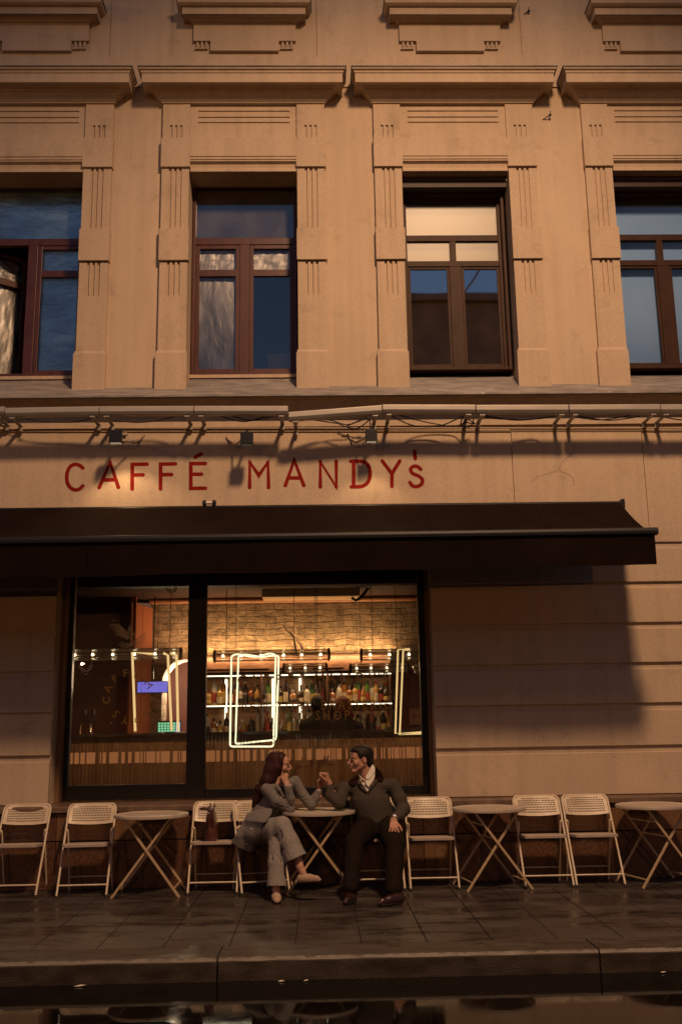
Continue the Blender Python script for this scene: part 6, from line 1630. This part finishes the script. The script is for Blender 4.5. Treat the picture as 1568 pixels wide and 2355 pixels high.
# shoes
def shoe(name, heel, toe, up, w, h, mt, parent, point=1.0, sole=None):
    heel, toe, up = A(heel), A(toe), A(up); d = toe-heel; Lg = np.linalg.norm(d); d /= Lg; up = up-d*(up@d); up /= np.linalg.norm(up)
    c = (heel+toe)/2; F = Field(c-A((.22, .22, .16)), c+A((.22, .22, .2)), .004)
    F.cone(heel+d*.035+up*h*.40, heel+d*.09+up*h*.38, h*.46, h*.46, .02, flat=(np.cross(d, up), .8))
    F.chain([heel+d*.06+up*h*.42, heel+d*Lg*.55+up*h*.36, toe-d*.045+up*h*.28, toe-d*.012*point+up*h*.20], [h*.48, h*.44, h*.34, h*.22/point**.5], .02, flat=(np.cross(d, up), w/h*1.0))
    for q in np.linspace(0, 1, 2): pass
    # flat sole
    F.cone(heel+d*Lg*.2-up*.30, heel+d*Lg*.8-up*.30, .30, .30, .004, '-')
    o = field_obj(name, [F], mt, parent)
    if sole is not None:
        F = Field(c-A((.22, .22, .16)), c+A((.22, .22, .2)), .004)
        F.chain([heel+d*.045+up*.006, heel+d*Lg*.6+up*.006, toe-d*.045+up*.006], [.036, .042, .034], .01, flat=(up, .22))
        field_obj("sole", [F], sole, o)
    return o
F = Field(Ra-A((.16, .16, .16)), Ra+A((.16, .16, .14)), .0035)
toe = A(P3(*Z6(712, 1090), -1.06)); heelp = A(P3(*Z6(575, 1075), -.98))
F2_ = Field(Ra-A((.2, .2, .2)), Ra+A((.25, .2, .14)), .0032)
F2_.chain([Ra+A((0, 0, .05)), A(P3(*Z6(558, 985), -.985)), A(P3(*Z6(585, 1040), -1.0))], [.034, .032, .030], .02)
field_obj("foot", [F2_], M['skin_w'], woman)
shoe("clog", A(P3(*Z6(543, 1108), -.985)), toe+A((.01, 0, -.012)), (-.15, -.1, 1), .060, .082, M['suede'], woman, 1.5, M['cord'])
gx, gy = G(*Z6(385, 1262)); 
F2_ = Field(La-A((.12, .2, .12)), La+A((.12, .2, .14)), .0035); F2_.chain([La+A((0, 0, .03)), A((gx, gy+.14, .06))], [.034, .034], .02); field_obj("foot", [F2_], M['skin_w'], woman)
shoe("clog", (gx-.012, gy+.21, .005), (gx+.012, gy-.035, .005), (0, 0, 1), .088, .080, M['suede'], woman, 1.0, M['cord'])

# ---------------- the man
steel0 = mat('snap_steel', (.7, .7, .7), .2, 1.0)
mh = A((WX(868, 1920, -.40), -.40, .56))
mRs, mLs = pm(425, 790, -.43), pm(1165, 745, -.40)
mneck = pm(745, 610, -.42); mhd = A(P3(829.5, 1747.5, -.44))
mRe, mLe = pm(370, 1055, -.52), pm(1310, 1095, -.46)
mRw, mLw = pm(215, 705, -.47), pm(1165, 1262, -.77)
RHm = frame_of((-.955, -.29, -.06), (-.07, 0, 1)); ms = 1.05
mLk = A(P3(908, 1933, -.90)); mRk = A(P3(815, 1931, -.88))
_gl, _gr = G(*Z6(1300, 1266)), G(*Z6(905, 1278)); mLa = A(P3(905, 2052, _gl[1]+.13)); mRa = A(P3(806, 2048, _gr[1]+.20))
lo, hi = A((-.1, -1.45, -.02)), A((1.15, -.1, 1.4))
B = Field(lo, hi, .0068)
mc = (mRs+mLs)/2; 
B.chain([mh, mh*.5+mc*.5+A((0, .01, 0)), mc+A((0, 0, -.08)), mc], [.10, .09, .09, .05], .04, flat=((1, 0, .1), 1.3))
B.cone(mc, mRs, .04, .035, .03); B.cone(mc, mLs, .04, .035, .03)
B.chain([mneck+A((.03, 0, -.09)), mneck+A((.02, 0, 0)), mhd+A((.02, 0, -.06))], [.065, .058, .055], .03)
B.chain([mRs, mRe, mRw], [.035, .026, .024], .02); B.chain([mLs, mLe, mLw], [.035, .026, .024], .02)
B.chain([mh+A((.10, -.05, 0)), mLk, mLa], [.06, .036, .03], .03); B.chain([mh+A((-.10, -.05, 0)), mRk, mRa], [.06, .036, .03], .03)
HF = Field(mhd-A((.17, .15, .27)), mhd+A((.18, .14, .17)), .0027); head(HF, mhd, RHm, ms)
HF.chain([mhd+A((.022, .005, -.065)), mneck+A((.028, 0, .01)), mneck+A((.035, .0, -.07))], [.058, .060, .066], .02)
H1 = Field(mRw-A((.13, .12, .08)), mRw+A((.12, .12, .17)), .0026)
hand(H1, mRw, A((-.30, -.10, .95)), A((-.86, .30, -.22)), -1, 1.02, ((58, 82, 45), (66, 85, 45), (70, 85, 45), (74, 85, 45)), .06, (.85, .25, .45))
H1.cone(mRw-A((-.02, 0, .06)), mRw, .031, .028, .01)
H2 = Field(mLw-A((.12, .16, .17)), mLw+A((.12, .1, .08)), .0026)
hand(H2, mLw, A((-.04, -.62, -.50)), A((0, .25, -.95)), -1, 1.02, ((14, 26, 10), (16, 28, 10), (18, 26, 10), (20, 24, 10)), .30, (.75, .62, .12))
H2.cone(mLw-A((-.02, -.07, -.02)), mLw, .031, .028, .01)
man = field_obj("person", [B, HF, H1, H2], M['skin_m'], loc=tuple(mh*A((1, 1, 0))))
tag(man, "dark haired man in olive jacket, white shirt and red socks, looking at the woman", "person")
face_bits(man, mhd, RHm, ms, 1.35, mat("lips_m", (.36, .15, .11), .5), False)
Tm = lambda x, y, z: mhd+ms*(RHm @ np.array([x, y, z]))
F = Field(mhd-A((.16, .14, .16)), mhd+A((.18, .14, .17)), .0035)
F.ell(Tm(-.020, 0, .045), (.104*ms, .083*ms, .088*ms), RHm, .01); F.ell(Tm(.040, 0, .088), (.056*ms, .060*ms, .034*ms), RHm, .02); F.ell(Tm(-.060, 0, -.015), (.055*ms, .068*ms, .075*ms), RHm, .02)
F.ell(Tm(.090, 0, -.012), (.075*ms, .10*ms, .092*ms), RHm, .008, '-')
F.ell(Tm(.010, -.085, -.035), (.045*ms, .05*ms, .050*ms), RHm, .006, '-'); F.ell(Tm(.010, .085, -.035), (.045*ms, .05*ms, .050*ms), RHm, .006, '-')
F.cone(Tm(-.03, 0, -.11), Tm(.03, 0, -.10), .045*ms, .06*ms, .006, '-')
F.waves(.0018, 160, 21, 6)
field_obj("hair", [F], M['hair_m'], man)
# jacket
F = Field(A((-.08, -.86, .40)), A((1.12, -.16, 1.20)), .0055)
lowc = mh+A((-.02, -.02, .06))
F.chain([lowc, lowc*.5+mc*.5+A((0, 0, -.02)), mc+A((0, 0, -.10)), mc+A((.0, 0, -.02))], [.150, .136, .128, .080], .05, flat=((1, 0, .12), 1.24))
F.cone(mc+A((0, 0, .01)), mRs, .068, .060, .05); F.cone(mc+A((0, 0, .01)), mLs, .070, .064, .05)
F.chain([mRs, pm(390, 930, -.50), mRe+A((0, 0, .03)), pm(240, 900, -.49), mRw+A((.012, 0, -.045))], [.062, .058, .057, .051, .043], .02)
F.chain([mLs, pm(1250, 940, -.44), mLe+A((0, 0, .0)), pm(1240, 1200, -.64), mLw+A((.012, .05, .02))], [.066, .066, .065, .053, .043], .022)
F.cone(mneck+A((.03, .02, .12)), mneck+A((.025, -.03, -.05)), .070, .066, .01, '-')
for a, b_, r in (((830, 870, -.62), (900, 1230, -.60), .005), ((900, 822, -.61), (1010, 808, -.60), .006), ((1080, 960, -.56), (1240, 920, -.56), .012), ((1120, 1060, -.60), (1290, 1010, -.58), .012), ((1100, 1150, -.62), (1260, 1110, -.62), .012),
             ((1060, 690, -.50), (1060, 980, -.56), .009), ((470, 900, -.56), (620, 1100, -.60), .016), ((380, 870, -.58), (440, 960, -.58), .010), ((130, 760, -.53), (280, 745, -.54), .006), ((640, 1000, -.62), (800, 1240, -.60), .008), ((1150, 1200, -.66), (1220, 1180, -.66), .008), ((782, 850, -.60), (840, 1230, -.58), .005)):
    F.cone(pm(*a), pm(*b_), r, r*.5, .016, '-')
F.cone(A(P3(*Z2K(560, 1440), -.50)), A(P3(*Z2K(1100, 1445), -.50)), .085, .085, .02, '-')
F.waves(.0018, 22, 31, 5)
F.folds(0.0087, (.3, 0, 1), 96, 2, mLe+A((-.02, 0, .04)), .16); F.folds(0.0074, (.2, 0, 1), 96, 5, mRe+A((0, 0, .06)), .13); F.folds(0.0062, (.9, 0, -.45), 52, 8, (lowc+mc)/2, .22); F.folds(0.0050, (.15, 0, 1), 139, 9, mLw+A((.01, 0, .05)), .07)
myf = F.front()
jk = field_obj("jacket", [F], M['mjacket'], man)
def drape(name, polys, mt, parent, off, th=.006, res=.0038, curl=None):
    F = Field(A((.1, -.85, .80)), A((1.0, -.2, 1.20)), res)
    for pp in polys:
        F.slab([W(*Z2K(*q), -.55) for q in pp], (lambda X, Z: myf(X, Z)-off) if curl is None else (lambda X, Z: curl(X, Z)), th, .003, .004)
    return field_obj(name, [F], mt, parent)
F = Field(mneck-A((.16, .16, .28)), mneck+A((.2, .14, .14)), .0036)
F.chain([mneck+A((.035, .02, -.05)), mneck+A((.03, .0, -.11)), mneck+A((.03, -.01, -.2))], [.06, .08, .09], .02, flat=((1, 0, 0), 1.15))
F.cone(mneck+A((.02, 0, .10)), mneck+A((.03, .0, -.025)), .058, .058, .004, '-')
sh = field_obj("shirt", [F], M['shirt'], man)
drape("shirt_front", [[(668, 655), (712, 668), (748, 690), (800, 655), (880, 590), (868, 680), (806, 800), (779, 838)]], M['shirt'], man, .011, .008)
nz_ = float(mneck[2]); 
drape("shirt_collar", [[(848, 446), (868, 440), (896, 485), (896, 545), (845, 618), (790, 664), (760, 652), (760, 606), (804, 545)]], M['shirt'], man, 0, .007, curl=lambda X, Z: -.495-.30*np.clip(1.12-Z, 0, .2)+.0*X)
drape("shirt_collar", [[(650, 588), (664, 590), (700, 632), (752, 662), (740, 672), (722, 668), (716, 655), (690, 650)]], M['shirt'], man, 0, .006, curl=lambda X, Z: -.555-.10*np.clip(1.02-Z, -.1, .2))
drape("shirt_front", [[(748, 668), (800, 652), (860, 600), (898, 540), (892, 622), (852, 700), (795, 775), (760, 720)]], M['shirt'], man, 0, .006, curl=lambda X, Z: np.minimum(-.487-.30*np.clip(1.12-Z, 0, .3), myf(X, Z)-.004))
drape("lapel", [[(640, 690), (668, 650), (700, 700), (775, 835), (768, 850), (700, 800), (640, 730)]], M['mjacket'], jk, .019, .010)
drape("lapel", [[(885, 620), (928, 672), (935, 690), (860, 765), (792, 860), (784, 835), (812, 770), (865, 680)]], M['mjacket'], jk, .019, .010)
drape("collar", [[(655, 585), (662, 640), (640, 700), (600, 742), (535, 740), (500, 700), (545, 655), (600, 625)]], M['cord'], jk, .016, .014)
drape("collar", [[(884, 480), (925, 480), (972, 520), (1012, 585), (1032, 660), (1000, 690), (920, 676), (862, 640), (880, 560)]], M['cord'], jk, .0, .016, curl=lambda X, Z: np.minimum(myf(X, Z)-.012, -.40-.30*np.clip(1.12-Z, 0, .3)))
mb = MB(); x, z = W(*Z2K(905, 680), -.56); yy = float(myf(np.array([x]), np.array([z]))[0]); mb.ball((x, yy-.022, z), .005); mb.build("snap_button", steel0, jk, smooth=True)
# trousers
F = Field(A((.05, -1.36, .0)), A((1.10, -.12, .82)), .006)
F.cone(mh+A((-.08, -.03, -.01)), mh+A((.08, -.03, -.01)), .125, .125, .05)
F.chain([mh+A((.09, -.06, -.0)), mLk+A((0, .02, -.03)), ], [.125, .098], .04); F.chain([mh+A((-.09, -.06, -.0)), mRk+A((0, .02, -.03))], [.125, .092], .04)
F.chain([mLk+A((0, .01, -.05)), mLk*.5+mLa*.5, mLa+A((0, 0, .025))], [.090, .080, .076], .02); F.chain([mRk+A((0, .01, -.05)), mRk*.5+mRa*.5, mRa+A((0, 0, .025))], [.086, .076, .070], .02)
for a in (mLa, mRa): F.cone(a+A((0, 0, -.115)), a+A((0, 0, -.3)), .12, .12, .006, '-'); F.cone(a+A((0, 0, .05)), a+A((0, 0, -.08)), .045, .058, .006, '-')
for a, b_, r in ((Z6(1200, 900), Z6(1215, 1080), .006),): F.cone(P3(*a, -.92), P3(*b_, -.90), r, r*.6, .02, '-')
F.waves(.004, 26, 41, 6)
for q_ in (mLk, mRk): F.folds(0.0062, (.4, .1, 1), 93, 3, q_+A((0, .05, -.06)), .12)
for q_ in (mLa, mRa): F.folds(0.0056, (.2, .1, 1), 108, 6, q_+A((0, 0, .10)), .10); F.folds(0.0050, (1, .1, .1), 77, 7, q_+A((0, 0, .22)), .16)
field_obj("trousers", [F], M['mtrouser'], man)
for a, (hx, tx) in ((mLa, (Z6(1322, 1262), Z6(1140, 1288))), (mRa, (Z6(985, 1215), Z6(905, 1278)))):
    h_, t_ = G(*hx), G(*tx)
    F = Field(a-A((.16, .16, .12)), a+A((.16, .16, .18)), .0035); F.chain([a+A((0, 0, .035)), a+A((0, -.01, .02)), A((a[0], a[1]+.0, .07))], [.042, .046, .050], .01); field_obj("sock", [F], M['sock'], man)
    hh = A((h_[0], h_[1]+.02, .006)); tt = A((t_[0], t_[1]+.02, .006)); d = tt-hh; Lg = np.linalg.norm(d); d = d/Lg; Lg = max(Lg, .27)
    if a is mRa: d = A((-.30, -.95, 0)); hh = A((a[0]+.035, a[1]+.075, .006)); Lg = .30
    else: hh = tt-d*Lg
    sh_ = shoe("shoe", hh, hh+d*Lg, (0, 0, 1), .078, .092, M['ox'], man, 1.0, M['black'])
    mb = MB(); up = A((0, 0, 1)); sd = np.cross(d, up)
    for k in range(4):
        c = hh+d*(Lg*.42+k*.022)+up*(.088-k*.009); mb.tube([tuple(c-sd*.020), tuple(c+up*.004), tuple(c+sd*.020)], .0022, 5)
    mb.build("laces", M['black'], sh_)
# watch on the left wrist
wc = mLw+A((.012, .028, .012)); ax = A((-.04, -.62, -.50)); ax /= np.linalg.norm(ax); u = np.cross(ax, A((1, 0, 0))); u /= np.linalg.norm(u); v = np.cross(ax, u)
wt = empty("wristwatch", tuple(wc), "steel wristwatch on the seated man's left wrist", "watch")
steel = mat("watch_steel", (.7, .7, .7), .2, 1.0)
mb = MB(); mb.tube([tuple(wc+.034*(math.cos(a)*u+math.sin(a)*v)) for a in np.linspace(0, 2*math.pi, 19)[:-1]], .0065, 6, closed=True); mb.build("bracelet", steel, wt, smooth=True)
n_ = u if u[2] > 0 else -u
mb = MB(); mb.tube([tuple(wc+n_*.030), tuple(wc+n_*.042)], .019, 16); mb.build("case", steel, wt, smooth=True, angle=40)
mb = MB(); mb.tube([tuple(wc+n_*.0421), tuple(wc+n_*.0428)], .015, 16); mb.build("dial", mat("watch_dial", (.75, .75, .8), .15), wt)

# ---------------- two figures behind the bar, one near-black colour paints their silhouettes
for i, (px, py, sc_, lab, hairc) in enumerate(((730, 1623, 1.0, "dark figure of a barkeeper with bowed head behind the counter, left of the other", 0), (788, 1627, 1.12, "dark broad figure of a red haired guest behind the counter, over the seated man's head", 1))):
    Y = 2.85; c = A(P3(px, py, Y)); Rb = frame_of((-.2, 1, 0), (0, 0, 1))
    F = Field(c-A((.38, .25, .80)), c+A((.38, .25, .22)), .009)
    head(F, c, Rb, sc_); F.chain([c+A((0, 0, -.05)), c+A((0, 0, -.18))], [.055, .06], .03)
    for s in (-1, 1):
        F.chain([c+A((0, 0, -.20)), c+A((s*.17*sc_, 0, -.25))], [.07, .07], .05); F.chain([c+A((s*.17*sc_, 0, -.25)), c+A((s*.22*sc_, .0, -.50)), c+A((s*.12, .16, -.52))], [.062, .05, .04], .03)
    F.chain([c+A((0, 0, -.24)), c+A((0, 0, -.5)), c+A((0, 0, -.75))], [.12, .13, .13], .05, flat=((1, 0, 0), 1.35))
    o = field_obj("person", [F], cloth("bar_silhouette_%d" % i, (.028, .020, .016)), loc=tuple(c-A((0, 0, .8)))); tag(o, lab, "person")  # skin and clothes share one dark colour, the backlit shade painted in
    F = Field(c-A((.18, .16, .26)), c+A((.18, .16, .18)), .006); F.ell(c+A((0, -.015, .03)), (.09*sc_, .11*sc_, .11*sc_), None, .01)
    if hairc: F.chain([c+A((.05, -.03, .0)), c+A((.09, -.02, -.10))], [.06, .05], .04)
    F.waves(.004, 90, i, 5); field_obj("hair", [F], M['hair_m'] if not hairc else hair_mat("red_hair", (.06, .012, .005), (.22, .05, .015)), o)
